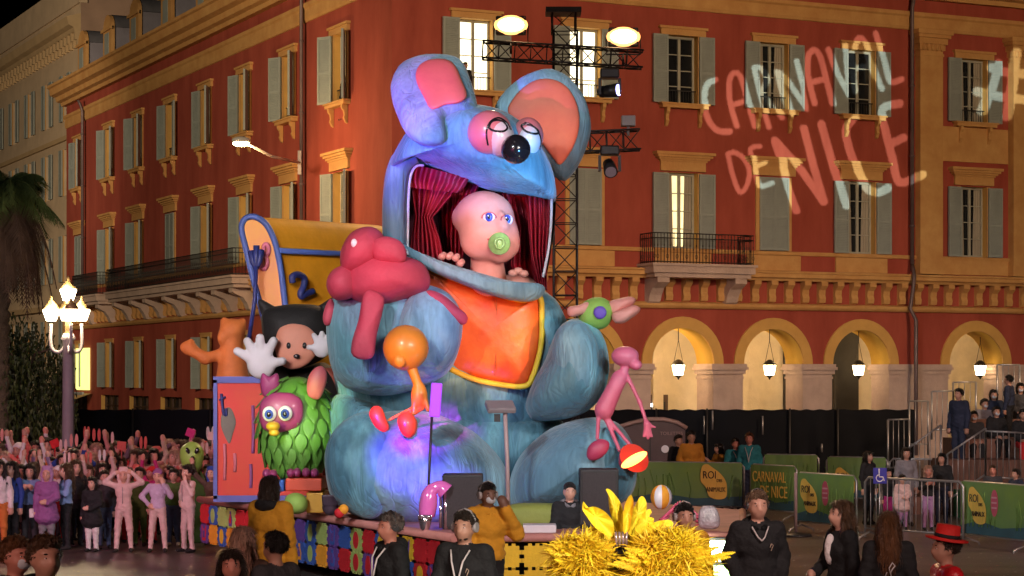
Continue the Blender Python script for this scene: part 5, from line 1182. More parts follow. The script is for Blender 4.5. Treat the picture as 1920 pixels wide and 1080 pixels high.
def body_prims(armL,armR,legs='stand',bulk=0.,hs=1.,hands=True,skirt=0,fem=False):
    pr=[]; B=bulk
    zo=0.
    hx=.085
    if legs=='sit': hip=[(s*hx,0,.93) for s in(-1,1)]; knee=[(s*.11,-.42,.90) for s in(-1,1)]; ank=[(s*.12,-.40,.50) for s in(-1,1)]
    elif legs=='walk': hip=[(s*hx,0,.93) for s in(-1,1)]; knee=[(-.09,-.18,.52),(.09,.02,.50)]; ank=[(-.09,-.20,.09),(.09,.28,.14)]
    elif legs=='wide': hip=[(s*hx,0,.93) for s in(-1,1)]; knee=[(s*.13,-.02,.5) for s in(-1,1)]; ank=[(s*.16,0,.09) for s in(-1,1)]
    else: hip=[(s*hx,0,.93) for s in(-1,1)]; knee=[(s*.095,-.015,.5) for s in(-1,1)]; ank=[(s*.1,.01,.09) for s in(-1,1)]
    for h,k,a in zip(hip,knee,ank):
        pr+= [('c',h,k,.088+B*.4,.062+B*.4,2),('c',k,a,.060+B*.4,.045+B*.3,2),('c',(a[0],a[1]+.03,a[2]-.045),(a[0]*1.1,a[1]-.15,a[2]-.055),.042,.034,3)]
    pr+= [('e',(0,.01,.95),(.155+B*.5,.115+B*.5,.12),2),('e',(0,0,1.10),(.14+B,.105+B,.15),1),('e',(0,0,1.28),(.165+B,.115+B,.17),1),('c',(-.13,.0,1.41),(.13,.0,1.41),.062+B*.6,.062+B*.6,1),('e',(0,0,1.0),(.15+B,.112+B,.09),1)]
    if fem: pr.append(('e',(0,-.07,1.29),(.13,.07,.07),1))
    if skirt: pr+= [('e',(0,0,.86),(.20+skirt*.3,.17+skirt*.3,.22),1),('e',(0,0,.72),(.22+skirt*.4,.19+skirt*.4,.16),1)]
    for s,pz in ((-1,armL),(1,armR)):
        sh,el,wr,hd=armj(s,pz); pr+= [('c',sh,el,.055+B*.7,.046+B*.7,1),('c',el,wr,.045+B*.7,.034+B*.6,1)]
        pr.append(('c',wr,wr+hd*.03,.026,.026,0))
        pal=wr+hd*.075; n=hd.cross(Vector((0,1,0) if abs(hd.y)<.8 else (1,0,0))).normalized(); f=n.cross(hd).normalized()
        pr.append(('c',wr+hd*.04,pal+hd*.015,.030,.033,0))
        if hands:
            for i,(o,l) in enumerate(((-.026,.055),(-.009,.068),(.009,.064),(.026,.05))):
                a=pal+n*o+hd*.02; pr+= [('c',a,a+hd*l*.6+f*.004,.0115,.0105,0),('c',a+hd*l*.6+f*.004,a+hd*l+f*.016,.0105,.0095,0)]
            pr.append(('c',wr+hd*.04-n*.02,wr+hd*.085-n*.062+f*.01,.014,.011,0))
    pr.append(('c',(0,.01,1.42),(0,-.005,1.55),.052,.048,0))
    def hc(x,y,z): return (x*hs,-.01+(y+.01)*hs,1.62+(z-1.62)*hs+(.0 if hs==1 else (hs-1)*.09))
    def hr(*a): return tuple(q*hs for q in a)
    pr+= [('e',hc(0,.0,1.65),hr(.076,.094,.092),0),('e',hc(0,-.035,1.59),hr(.058,.062,.072),0),('e',hc(0,-.06,1.548),hr(.028,.028,.022),0),
          ('c',hc(0,-.098,1.64),hc(0,-.118,1.605),.011*hs,.017*hs,0),('e',hc(0,-.082,1.662),hr(.052,.022,.014),0),('e',hc(-.078,.0,1.62),hr(.012,.02,.03),0),('e',hc(.078,.0,1.62),hr(.012,.02,.03),0),
          ('e',hc(-.038,-.062,1.595),hr(.024,.024,.022),0),('e',hc(.038,-.062,1.595),hr(.024,.024,.022),0),('e',hc(0,-.096,1.572),hr(.024,.012,.010),0)]
    return pr
DUM=[mat('dummy_slot%d'%i,(.5,.5,.5)) for i in range(4)]
ARC={}
def arche(key,vox=.016,k=.014,wr=.006,**kw):
    me=sdfmesh('body_'+key,body_prims(**kw),vox,DUM,k=k,wr=wr,ws=8,zmask=1.40); ARC[key]=(me,kw.get('hs',1.)); return me
V1=.0135
arche('man',V1,armL='down',armR='down',bulk=.03); arche('man_pocket',V1,armL='pocket',armR='pocket',bulk=.032,legs='wide')
arche('man_front',V1,armL='front',armR='down',bulk=.035); arche('man_ear',V1,armL='down',armR='ear',bulk=.05); arche('coat',V1,armL='down',armR='front',bulk=.055)
arche('woman',V1,armL='down',armR='down',bulk=.015,fem=True); arche('woman_front',V1,armL='front',armR='down',bulk=.02,fem=True,legs='walk'); arche('woman_phone',V1,armL='phone',armR='phone',bulk=.03)
arche('sit',V1,armL='lap',armR='lap',bulk=.03,legs='sit')
V2=.017
arche('kid_head',V2,armL='head',armR='head',hs=1.22,bulk=.015,legs='wide'); arche('kid_down',V2,armL='down',armR='down',hs=1.22,bulk=.015); arche('kid_up',V2,armL='up',armR='up',hs=1.22,bulk=.01)
arche('kid_vee',V2,armL='vee',armR='up',hs=1.22,bulk=.015); arche('kid_one',V2,armL='hip',armR='vee',hs=1.22,bulk=.015); arche('kid_ear',V2,armL='hip',armR='ear',hs=1.22,bulk=.015,legs='wide'); arche('kid_coat',V2,armL='down',armR='front',hs=1.22,bulk=.04,skirt=.12); arche('kid_phone',V2,armL='phone',armR='phone',hs=1.22,bulk=.015)
# hair, hats
HR={n:mat('hair_'+n,c,.4,.55,9,1.0,22,streak=(3,3,.35)) for n,c in dict(black=(.010,.008,.007),dark=(.028,.016,.010),brown=(.09,.045,.022),auburn=(.14,.055,.02),blond=(.60,.36,.26),grey=(.16,.13,.12),sand=(.20,.12,.07)).items()}
def hmesh(key,pr,vox=.012,wr=.003): 
    return sdfmesh(key,pr,vox,[HR['dark']],k=.012,wr=wr,ws=26)
SHORT=hmesh('hair',wr=.007,pr=[('e',(0,.022,1.672),(.083,.092,.086),0),('e',(0,-.035,1.722),(.066,.055,.030),0),('e',(-.072,.02,1.64),(.014,.04,.035),0),('e',(.072,.02,1.64),(.014,.04,.035),0)])
LONG=hmesh('hair',[('e',(0,.022,1.672),(.088,.096,.090),0),('e',(0,-.03,1.722),(.070,.06,.034),0),('c',(-.078,.0,1.65),(-.10,-.03,1.36),.03,.036,0),('c',(.078,.0,1.65),(.10,-.03,1.36),.03,.036,0),('e',(0,.085,1.48),(.105,.045,.20),0),('e',(0,.10,1.34),(.10,.035,.14),0)],.014,.005)
BOB=hmesh('hair',[('e',(0,.022,1.672),(.086,.096,.09),0),('e',(0,-.03,1.722),(.068,.06,.034),0),('c',(-.08,.0,1.65),(-.078,-.01,1.52),.026,.02,0),('c',(.08,.0,1.65),(.078,-.01,1.52),.026,.02,0),('e',(0,.07,1.57),(.085,.05,.09),0)])
def strands(me,n,L_,down,seed):
    r=random.Random(seed); vs=[v.co.copy() for v in me.vertices]; ns=[v.normal.copy() for v in me.vertices]; nv=[];nf=[]
    for k in range(n):
        i=r.randrange(len(vs)); p,q=vs[i],ns[i]
        if p.y<-.06 and p.z<1.70: continue
        d=Vector((r.uniform(-.5,.5),r.uniform(-.2,.8),-down+r.uniform(-.6,.5))); d=(d-q*d.dot(q)).normalized(); s=d.cross(q).normalized()*r.uniform(.0022,.005); l=L_*r.uniform(.5,1.2); a=p+q*.001; b=p+d*l*.5+q*(.006+r.random()*.006); c=p+d*l+q*r.uniform(-.002,.008)
        m=len(nv); nv+=[a-s,a+s,b+s,b-s,c]; nf+=[(m,m+1,m+2,m+3),(m+3,m+2,m+4)]
    N0=len(me.vertices); fs=[tuple(p.vertices) for p in me.polygons]+[tuple(N0+i for i in f) for f in nf]
    m2=bpy.data.meshes.new('hair'); m2.from_pydata([tuple(v) for v in vs]+[tuple(v) for v in nv],[],fs); m2.materials.append(me.materials[0]); m2.polygons.foreach_set('use_smooth',[True]*len(fs)); m2.update(); return m2
SHORT=strands(SHORT,1500,.045,.4,1); LONG=strands(LONG,2600,.10,1.6,2); BOB=strands(BOB,1700,.07,1.3,3)
HOOD=sdfmesh('hood',[('e',(0,.03,1.665),(.105,.105,.11),0),('c',(-.09,-.01,1.62),(-.06,.0,1.48),.03,.035,0),('c',(.09,-.01,1.62),(.06,.0,1.48),.03,.035,0),('e',(0,.06,1.52),(.10,.06,.09),0),('c',(-.05,-.04,1.755),(.05,-.04,1.755),.028,.028,0)],.016,[BLK],k=.02)
HOODBACK=sdfmesh('hood',[('e',(0,.085,1.47),(.13,.06,.07),0),('c',(-.10,.02,1.47),(-.04,-.08,1.43),.035,.025,0),('c',(.10,.02,1.47),(.04,-.08,1.43),.035,.025,0)],.014,[BLK],k=.02,wr=.004,ws=16)
BEAN=sdfmesh('beanie',[('e',(0,.015,1.69),(.088,.100,.078),0),('c',(-.06,-.06,1.68),(.06,-.06,1.68),.024,.024,0)],.012,[BLK],k=.012)
EYE=MB().ell((-.031,-.088,1.632),(.012,.008,.008),0,10).ell((.031,-.088,1.632),(.012,.008,.008),0,10).ell((-.031,-.095,1.632),(.006,.004,.006),1,8).ell((.031,-.095,1.632),(.006,.004,.006),1,8)
BROW=MB().ell((-.032,-.094,1.655),(.017,.006,.004),2,8).ell((.032,-.094,1.655),(.017,.006,.004),2,8)
EYEM=MB(); EYEM.v=EYE.v+BROW.v; EYEM.f=EYE.f+[tuple(i+len(EYE.v) for i in f) for f in BROW.f]; EYEM.m=EYE.m+BROW.m; EYEM.sm=EYE.sm+BROW.sm
E1=MB().ell((-.031,-.094,1.633),(.014,.010,.008),0,10).ell((-.031,-.102,1.633),(.0075,.005,.0075),1,8).ell((-.032,-.103,1.657),(.020,.008,.005),1,8).mesh('eye',[WH,BKG])
E2=MB().ell((.031,-.094,1.633),(.014,.010,.008),0,10).ell((.031,-.102,1.633),(.0075,.005,.0075),1,8).ell((.032,-.103,1.657),(.020,.008,.005),1,8).mesh('eye',[WH,BKG])
MOUTH=MB().ell((0,-.106,1.574),(.025,.009,.007),0,10).mesh('mouth',[mat('lips',(.32,.08,.07),.5,.1,2,0)])
MASK=MB().ell((0,-.074,1.588),(.060,.056,.052),0,16).mesh('face_mask',[mat('face_mask_paper',(.55,.6,.66),.8,.06,3,.1)])
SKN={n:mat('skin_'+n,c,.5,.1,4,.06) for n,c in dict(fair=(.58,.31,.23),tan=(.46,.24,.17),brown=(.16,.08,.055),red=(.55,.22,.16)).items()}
CL={}
def cloth_mat(n,c,rough=.85): 
    if n not in CL: CL[n]=mat('fabric_'+n,c,rough,.18,5,.5,16)
    return CL[n]
FAB=dict(black=(.010,.010,.012),darkgrey=(.04,.04,.045),navy=(.018,.025,.055),blue=(.02,.05,.26),skyblue=(.20,.30,.55),denim=(.05,.08,.16),yellow=(.62,.30,.018),amber=(.52,.21,.02),pink=(.62,.26,.24),palepink=(.64,.44,.42),lilac=(.35,.19,.36),purple=(.26,.09,.26),magenta=(.55,.03,.20),red=(.55,.015,.02),coral=(.6,.12,.10),teal=(.02,.20,.23),white=(.66,.60,.60),cream=(.55,.42,.32),grey=(.20,.19,.21),green=(.06,.12,.02),lime=(.30,.50,.10),brown=(.09,.05,.035),orange=(.55,.16,.03),mauvegrey=(.17,.11,.14),shoe=(.015,.013,.013),pastel=(.48,.36,.52))
for k_,v_ in FAB.items(): cloth_mat(k_,v_)
def setm(o,ms_):
    for i,m in enumerate(ms_):
        o.material_slots[i].link='OBJECT'; o.material_slots[i].material=m
def person(label,px,Y,h,key,top,bottom,hair=('short','dark'),skin='fair',rz=0,z=0,shoe='shoe',mask=False,extras=(),group=None,face=True,x=None):
    me,hs=ARC[key]; x=(px-CX)/F*Y if x is None else x
    t=thing('person',label,'person',(x,Y,z),group)
    tot=1.745 if hs==1 else 1.745+.045
    s=h/tot; B=Matrix.Translation((x,Y,z-(.42*s if key=='sit' and False else 0)))@Matrix.Rotation(R(rz),4,'Z')@Matrix.Scale(s,4)
    b=link('body',me,t,B); setm(b,[SKN[skin],CL[top],CL[bottom],CL[shoe] if shoe in CL else CL['shoe']])
    HM=B@Matrix.Translation((0,-.01,1.62+(.0 if hs==1 else (hs-1)*.09)))@Matrix.Scale(hs,4)@Matrix.Translation((0,.01,-1.62))
    if hair:
        hm={'short':SHORT,'long':LONG,'bob':BOB,'hood':HOOD,'beanie':BEAN}[hair[0]]
        o=link({'short':'hair','long':'hair','bob':'hair','hood':'hood','beanie':'beanie'}[hair[0]],hm,t,HM); setm(o,[HR.get(hair[1]) or CL[hair[1]]])
    if face:
        link('eye',E1,t,HM); link('eye',E2,t,HM)
        if not mask: link('mouth',MOUTH,t,HM)
    if mask: link('face_mask',MASK,t,HM)
    for e in extras: e(t,B,HM)
    return t
def ex(name,mb_or_mesh,m=None,head=False):
    def f(t,B,HM):
        me=mb_or_mesh if isinstance(mb_or_mesh,bpy.types.Mesh) else mb_or_mesh.mesh(name,m if isinstance(m,list) else [m])
        link(name,me,t,HM if head else B)
    return f
def hoodback(c):
    def f(t,B,HM): o=link('hood',HOODBACK,t,B); setm(o,[CL[c]])
    return f
LAN=MB().tube([(-.085,-.10,1.45),(-.05,-.165,1.36),(-.01,-.185,1.22),(.0,-.185,1.12)],.008,5).tube([(.085,-.10,1.45),(.05,-.165,1.36),(.02,-.185,1.22),(.0,-.185,1.12)],.008,5).mesh('lanyard',[CL['white']])
COLV=MB().tube([(-.075,-.115,1.45),(-.03,-.17,1.36),(.0,-.185,1.33)],.007,6).tube([(.075,-.115,1.45),(.03,-.17,1.36),(.0,-.185,1.33)],.007,6).mesh('collar_trim',[CL['white']])
EMB=MB().tube([(.075,-.168,1.27),(.09,-.17,1.305),(.105,-.168,1.29),(.095,-.17,1.265),(.085,-.17,1.24)],.004,5).mesh('emblem',[CL['cream']])
PHN=MB().tube([(-.082,.0,1.64),(-.088,.0,1.70),(-.05,.0,1.765),(.0,.0,1.78),(.05,.0,1.765),(.088,.0,1.70),(.082,.0,1.64)],.008,6).cyl((-.10,.0,1.63),(-.078,.0,1.63),.034,n=12).cyl((.078,.0,1.63),(.10,.0,1.63),.034,n=12).mesh('headset',[mat('headset_plastic',(.05,.05,.055),.35,.1,3,0)])
PHNB=MB().tube([(-.082,.0,1.64),(-.088,.0,1.70),(-.05,.0,1.765),(.0,.0,1.78),(.05,.0,1.765),(.088,.0,1.70),(.082,.0,1.64)],.008,6).cyl((-.11,.0,1.63),(-.078,.0,1.63),.042,n=12).cyl((.078,.0,1.63),(.11,.0,1.63),.042,n=12).mesh('headset',[mat('headset_grey',(.35,.33,.34),.35,.1,3,0)])
ZIP=MB().tube([(0,-.145,1.40),(0,-.155,1.25),(0,-.14,1.05)],.006,5).mesh('zip',[CL['grey']])
BED=MB()
def bunny(c):
    m=MB()
    for s in(-1,1): m.prism([Vector((s*.045+s*.028*math.sin(a)*(1 if True else 1)+s*.03*(math.cos(a)+1)/2*0,.0,1.80+.11*(1-math.cos(a)))) for a in [2*PI*k/14 for k in range(14)]],(0,.02,0),0)
    return m.mesh('bunny_ears',[c])
BUN={c:bunny(CL[c]) for c in('pink','coral','white','palepink')}
# --- foreground row (near the camera)
person('woman from behind in a long yellow raincoat and face mask beside the red block',507,22.4,1.81,'coat','yellow','yellow',('bob','dark'),'fair',150,mask=True,extras=(hoodback('black'),))
person('woman with long pinkish blond hair in front of the yellow raincoat',456,17.0,1.66,'woman','brown','black',('long','blond'),'fair',165)
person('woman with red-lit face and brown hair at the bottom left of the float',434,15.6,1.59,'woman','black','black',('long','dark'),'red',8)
person('man with short dark hair in a shiny dark jacket below the yellow raincoat woman',517,16.6,1.65,'man','darkgrey','black',('short','black'),'tan',-130)
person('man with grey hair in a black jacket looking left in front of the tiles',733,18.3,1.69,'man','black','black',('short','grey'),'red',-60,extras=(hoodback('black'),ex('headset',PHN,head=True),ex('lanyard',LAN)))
person('smiling bearded man in a black jacket with white lanyard and headset',872,17.4,1.76,'man_front','black','black',('short','dark'),'tan',-22,extras=(ex('headset',PHNB,head=True),ex('lanyard',LAN),ex('emblem',EMB),ex('beard',sdfmesh('beard',[('e',(0,-.045,1.553),(.055,.058,.04),0)],.012,[HR['dark']],wr=.002,ws=30),head=True)))
person('masked man in a yellow coat with headphones, hand at his ear, beside the speaker',914,22.4,1.74,'man_ear','yellow','black',('short','black'),'brown',25,mask=True,extras=(ex('headset',PHNB,head=True),hoodback('yellow')))
person('person in a black beanie and dark jacket crouching behind the platform edge',1068,27.3,1.62,'sit','black','black',('beanie','black'),'fair',5,z=-.12,extras=(hoodback('grey'),))
person('man with dark hair in a yellow jacket behind the yellow feathers on the right',1283,19.8,1.68,'man','yellow','black',('short','black'),'tan',10,extras=(hoodback('yellow'),ex('headset',PHNB,head=True)))
person('man in a black hooded jacket with headset and white collar trim standing hands in pockets',1420,19.4,1.82,'man_pocket','black','black',('short','sand'),'fair',6,extras=(hoodback('black'),ex('headset',PHN,head=True),ex('collar_trim',COLV),ex('emblem',EMB),ex('hood',HOODBACK)))
person('woman with long light brown hair, white blouse and black coat facing left',1578,19.6,1.72,'woman_front','black','mauvegrey',('long','brown'),'fair',-72,extras=(ex('blouse',MB().ell((.0,-.12,1.30),(.045,.06,.15),0,14),CL['white']),))
tb2=person('woman seen from behind with long auburn hair and an emblem on her black jacket',1666,18.9,1.66,'woman','black','black',('long','auburn'),'fair',172)
# emblem on the jacket back
Bm=Matrix.Translation(WM[tb2.name].translation)@Matrix.Rotation(R(172),4,'Z')@Matrix.Scale(1.66/1.745,4)
MB().tube([Bm@Vector(p) for p in ((-.02,.145,1.16),(.0,.15,1.24),(-.03,.15,1.29),(-.055,.15,1.26),(-.03,.15,1.23),(-.01,.15,1.19))],.006,5).tube([Bm@Vector(p) for p in ((.10,.14,1.08),(.05,.145,1.13),(.02,.15,1.20))],.004,5).build('emblem',CL['white'],tb2)
e0=Bm@Vector((-.03,.158,1.115)); text('CARNAVAL DE NICE',e0,.034,CL['skyblue'],tb2,(R(90),0,R(172+180)))
rh=person('man in a red hat and shiny red jacket walking left at the lower right',1775,16.4,1.66,'man','red','black',('short','dark'),'tan',-82)
rm=mat('satin_red',(.60,.012,.02),.3,.2,5,.6,14); setm([c for c in rh.children if c.name.startswith('body')][0],[SKN['tan'],rm,CL['black'],CL['shoe']])
hb=WM[rh.name]@Matrix.Rotation(R(-82),4,'Z')@Matrix.Scale(1.66/1.745,4)
Mh=hb@Matrix.Translation((0,0,1.70))@Euler((R(-8),R(5),0)).to_matrix().to_4x4()
hat=thing('red_hat','red flat-topped hat with a black band worn by the man in red','hat',(Mh).translation)
MB().lathe([(.165,.0),(.17,.012),(.10,.02),(.098,.03),(.092,.125),(.0,.128)],(0,0,0),26,sx=.92,sy=1.08).build('hat_body',mat('felt_red',(.62,.015,.012),.7,.1,6,.2),hat,Mh)
MB().lathe([(.1005,.018),(.0985,.05)],(0,0,0),26,sx=.93,sy=1.09).build('hat_band',CL['black'],hat,Mh)
person('man bending at the bottom left corner with thick brown hair and a lime collar',84,13.2,1.88,'man','navy','black',('short','brown'),'tan',35,extras=(ex('collar',MB().tube([(-.10,.03,1.46),(-.06,-.10,1.42),(.0,-.15,1.36),(.06,-.10,1.42),(.10,.03,1.46)],.035,8),CL['lime']),))
person('masked man behind the brown-haired man in the bottom left corner',28,14.4,1.78,'man','black','black',('short','auburn'),'red',55,mask=True)
person('small dark haired person at the very bottom next to the masked man',0,13.6,1.58,'woman','black','black',('bob','black'),'tan',170)
# --- left: first row of the costumed children
Yf=35.2
def kid(label,px,h,key,top,bot,hair,rz=0,Y=Yf,**k): return person(label,px,Y,h,key,top,bot,hair,rz=rz,**k)
kid('adult with white sleeve cut by the left edge of the picture',-2,1.5,'kid_down','white','orange',('long','black'),10,Y=34.6)
kid('woman with long black hair, blue waistcoat and lilac sleeves near the left edge',22,1.46,'kid_down','blue','black',('long','black'),-20,Y=34.9)
kid('child in a pale pink coat with arms down beside the blue waistcoat',38,1.38,'kid_coat','palepink','black',('bob','black'),15,Y=35.6)
kid('black haired child in a blue and mauve jacket clapping',56,1.40,'kid_phone','skyblue','darkgrey',('bob','black'),5)
kid('child in a purple pink coat and grey patterned leggings holding a white bag',88,1.38,'kid_coat','purple','grey',('hood','lilac'),0,Y=34.7,extras=(ex('bag',MB().bbox(-.36,-.26,-.12,-.02,.72,.92,.02),CL['white']),))
kid('woman with light blue top and black skirt leaning to the right',124,1.42,'kid_phone','skyblue','black',('long','brown'),-60,Y=35.0)
kid('tall dark clothed woman beside the light blue top',142,1.45,'kid_down','black','black',('long','brown'),30,Y=35.8)
kid('small child in a black dress with white knee socks looking at a phone',173,1.22,'kid_coat','black','white',('bob','black'),-15,Y=34.6)
kid('child in dark clothes and jeans behind the child in pink pyjamas',196,1.30,'kid_down','darkgrey','denim',('short','dark'),20)
kid('child in a pink zip pyjama costume with hood and hands on the head',232,1.37,'kid_head','palepink','palepink',('hood','palepink'),0,Y=34.5,extras=(ex('zip',ZIP),))
kid('child in dark green clothes between two pyjama costumes',262,1.33,'kid_down','green','green',('short','dark'),0,Y=35.7)
kid('child in a pastel blue and pink pyjama costume wearing a purple cap',296,1.36,'kid_ear','pastel','palepink',('beanie','purple'),0,Y=34.5)
kid('child in blue trousers half hidden between two pyjama costumes',326,1.30,'kid_down','green','denim',('short','dark'),0,Y=35.8,shoe='white')
kid('black haired child in a pink zip pyjama costume turned sideways, hand on hip',353,1.42,'kid_ear','palepink','palepink',('short','black'),-50,Y=34.5,extras=(ex('zip',ZIP),))
kid('child in red and brown clothes beside the left end of the float',397,1.32,'kid_vee','brown','red',('hood','blue'),-15,Y=36)
# alien figure
al=thing('alien_costume','lime green inflatable alien with black eyes towering over the child in pink','inflatable',G(360,36.3)); YA=36.3
Ti('head',[(338,860),(339,842),(348,832),(360,828),(372,832),(381,844),(381,862),(374,882),(362,892),(348,884)],YA,.2,.22,mat('lime_vinyl',(.32,.55,.10),.4,.1,2,0),al)
for x,r_ in ((352,-25),(369,25)): MB().ell(P(x,845,YA-.2),(.035,.03,.06),n=12,M=Euler((0,R(r_),0)).to_matrix()).build('eye',BKG,al)
MB().ell(P(361,860,YA-.21),(.04,.03,.05),n=10).build('mouth',BKG,al)
Ti('cloak',[(345,885),(362,890),(378,885),(392,930),(392,1000),(370,1020),(340,1020),(330,980),(338,920)],YA+.1,.15,.2,CL['green'],al)
# --- packed children behind, mostly in pink and red with raised arms
tops=['pink','white','palepink','white','coral','palepink','magenta','red','white','lilac','coral','purple','pink','orange','mauvegrey','cream','blue']; keys=['kid_up','kid_vee','kid_one','kid_down','kid_phone','kid_head','kid_phone','kid_head']
words={'kid_up':'with both arms up','kid_vee':'with arms spread high','kid_one':'waving one arm','kid_down':'with arms down','kid_phone':'clapping hands','kid_head':'with hands on the head'}
rr=random.Random(11); seen=set()
for Yr,n,h0,dx in ((36.7,19,1.38,4),(38.2,22,1.50,-6),(39.9,22,1.62,2)):
    for i in range(n):
        px=-8+i*(415/n)+dx+rr.uniform(-5,5)
        if px>398: continue
        c=rr.choice(tops); k=rr.choice(keys); hair=rr.choice([('short','dark'),('bob','brown'),('hood',rr.choice(['palepink','coral','pink'])),('long','dark'),('bob','black'),('long','blond'),('beanie',rr.choice(['purple','red','white'])),('long','brown')])
        e_x=[]
        bn=rr.random()<.12
        if bn: e_x.append(ex('bunny_ears',BUN[rr.choice(list(BUN))],head=True))
        row={36.7:'second',38.2:'third',39.9:'rearmost'}[Yr]
        reg='at the far left' if px<70 else 'left of the lamp post' if px<118 else 'right of the lamp post' if px<190 else 'behind the pink hood' if px<262 else 'behind the pastel costume' if px<325 else 'beside the green alien'
        hx=' with bunny ears' if bn else (' hooded' if hair[0]=='hood' else (' in beanie' if hair[0]=='beanie' else ', %s hair'%hair[1]))
        lab='%s top child %s%s, %s row, %s'%({'mauvegrey':'mauve','palepink':'pale-pink'}.get(c,c),words[k].replace('with ',''),hx,row,reg)
        if len(lab.split())>16: lab=lab.replace(' the ',' ',1)
        if len(lab.split())>16: lab=lab.replace(' top child',' child')
        if lab in seen: continue
        seen.add(lab)
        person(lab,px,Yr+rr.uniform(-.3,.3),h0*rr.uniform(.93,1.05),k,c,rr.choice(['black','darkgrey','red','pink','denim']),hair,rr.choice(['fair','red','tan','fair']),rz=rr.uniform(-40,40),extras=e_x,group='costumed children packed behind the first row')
# things held up above the crowd
for nm,px,py,col,lab in (('foam_card',103,832,'red','red square card held up above the crowd left of the lamp post'),('foam_card',398,818,'palepink','pale pink card held high at the left end of the float'),('foam_card',357,812,'magenta','small magenta flag above the green alien'),('foam_card',228,836,'coral','coral card held up between bunny ears and lamp post')):
    t=thing(nm,lab,'card',P(px,py+12,38)); MB().box(-.08,.08,-.01,.01,-.07,.08,0,Matrix.Translation(P(px,py,38))@Matrix.Rotation(R(random.uniform(-25,25)),4,'Y'),.005).cyl(P(px,py,38),P(px,py+24,38),.012,n=5).build('card',CL[col],t)
# --- background right
person('man in an orange yellow jacket standing left of the teal jackets',1296,44.2,1.72,'man_pocket','amber','black',('short','dark'),'tan',5)
person('person dressed in black half behind the man in the orange yellow jacket',1272,45.0,1.62,'man','black','black',('short','dark'),'tan',30)
person('woman in an ochre jacket turned away between orange and teal jackets',1348,45.4,1.42,'woman_phone','amber','black',('long','dark'),'fair',-70)
person('shorter person in a teal jacket with white lanyard',1379,44.8,1.55,'man','teal','mauvegrey',('short','dark'),'red',12,extras=(ex('lanyard',LAN),))
person('taller person in a teal jacket with white lanyard right of the other one',1405,44.4,1.68,'man','teal','navy',('short','auburn'),'red',-12,extras=(ex('lanyard',LAN),))
person('woman in a grey coat standing behind the open barrier',1699,40.5,1.50,'woman','grey','grey',('bob','dark'),'tan',5)
person('small child in a pale pink coat in front of the woman in grey',1692,39.6,1.02,'kid_coat','palepink','lilac',('short','dark'),'fair',0)
person('child with fair hair, black coat and lilac trousers behind the barrier',1740,39.4,1.20,'kid_phone','black','lilac',('bob','blond'),'red',0)
person('person in black hunched behind the right end of the open barrier',1766,40.2,1.40,'woman','black','navy',('bob','black'),'tan',-30)
person('dark haired person in black beside the wheelchair sign',1628,40.8,1.42,'woman','black','black',('long','black'),'tan',40)
person('seated person in black left of the child in pale pink',1665,40.0,1.12,'kid_down','black','magenta',('short','black'),'tan',20)
person('person with red-lit face behind the rail under the grandstand',1862,38.5,1.25,'woman','darkgrey','black',('short','brown'),'red',-20)
person('person in a blue jacket at the right edge behind the green banner',1905,37.6,1.22,'man','navy','blue',('short','dark'),'tan',-60)

# ================================================================= DANCER WITH YELLOW FEATHERS
YFm=mat('feather_yellow',(.95,.66,.02),.6,.18,3,.1); YFm2=mat('feather_gold',(.92,.56,.015),.6,.2,3,.1)
dn=person('dancer seen from behind in front of the platform with a tall yellow feather headdress',1165,15.0,1.66,'woman','yellow','yellow',('short','black'),'brown',178,face=False)
hz=H-(1040-HY)/F*15.0; hc_=P(1165,1045,15.0)
fd=thing('feather_costume','huge yellow feather headdress and feather shoulder wings worn by the dancer','feather costume',G(1165,14.95))
def plume(base,tip,curl,width,parent,m,nb=90,side_bias=0,rnd=random):
    mb=MB(); base=Vector(base); tip=Vector(tip); d=tip-base; L_=d.length; n=10; crl=Vector(curl)
    pts=[base+d*(i/n)+crl*(i/n)**2.2 for i in range(n+1)]
    mb.tube(pts,[.006*(1-.8*i/n) for i in range(n+1)],4)
    for k in range(nb):
        t=k/nb*.98+.02; f=t*n; i=min(int(f),n-1); p=pts[i].lerp(pts[i+1],f-i); tan=(pts[i+1]-pts[i]).normalized(); sd=tan.cross(Vector((0,-1,0))).normalized()
        w=width*min(1,(t*5)**.6)*max(.25,math.sin(PI*(.12+.86*t))**.6)
        for s in(-1,1):
            dr=(sd*s*rnd.uniform(.8,1)+tan*rnd.uniform(.35,.9)+Vector((0,rnd.uniform(-.5,.5),rnd.uniform(-.3,.15)))).normalized(); q1=p+dr*w*.6; q2=p+dr*w+Vector((0,rnd.uniform(-.02,.02),-.25*w)); u=tan*.0026
            mb.add([p-u,p+u,q1+u*.9,q1-u*.9],[(0,1,2,3)]); mb.add([q1-u*.9,q1+u*.9,q2],[(0,1,2)])
    return mb.build('feather',m,parent)
b_=P(1165,1035,14.97)
def petal(pts,Y,dy,m):   # broad curled plume traced as a leaf with a raised spine
    o=crom([(a,b,0) for a,b in pts],5); cx=sum(p.x for p in o)/len(o); cy=sum(p.y for p in o)/len(o); mb=MB(); vs=[]; n_=len(o); 
    for j in range(9):
        r=j/8
        for p in o:
            x=cx+(p.x-cx)*r; y=cy+(p.y-cy)*r; w=P(x,y,Y+dy*r*r+.012*math.sin(math.atan2(p.y-cy,p.x-cx)*9)*r); vs.append(w)
    mb.add(vs,[(j*n_+k,(j+1)*n_+k,(j+1)*n_+(k+1)%n_,j*n_+(k+1)%n_) for j in range(8) for k in range(n_)],0,True)
    ob=mb.build('plume',m,fd); return ob
petal([(1160,1000),(1148,975),(1142,950),(1140,928),(1136,918),(1142,917),(1152,926),(1163,942),(1170,965),(1168,995)],14.98,.05,YFm)
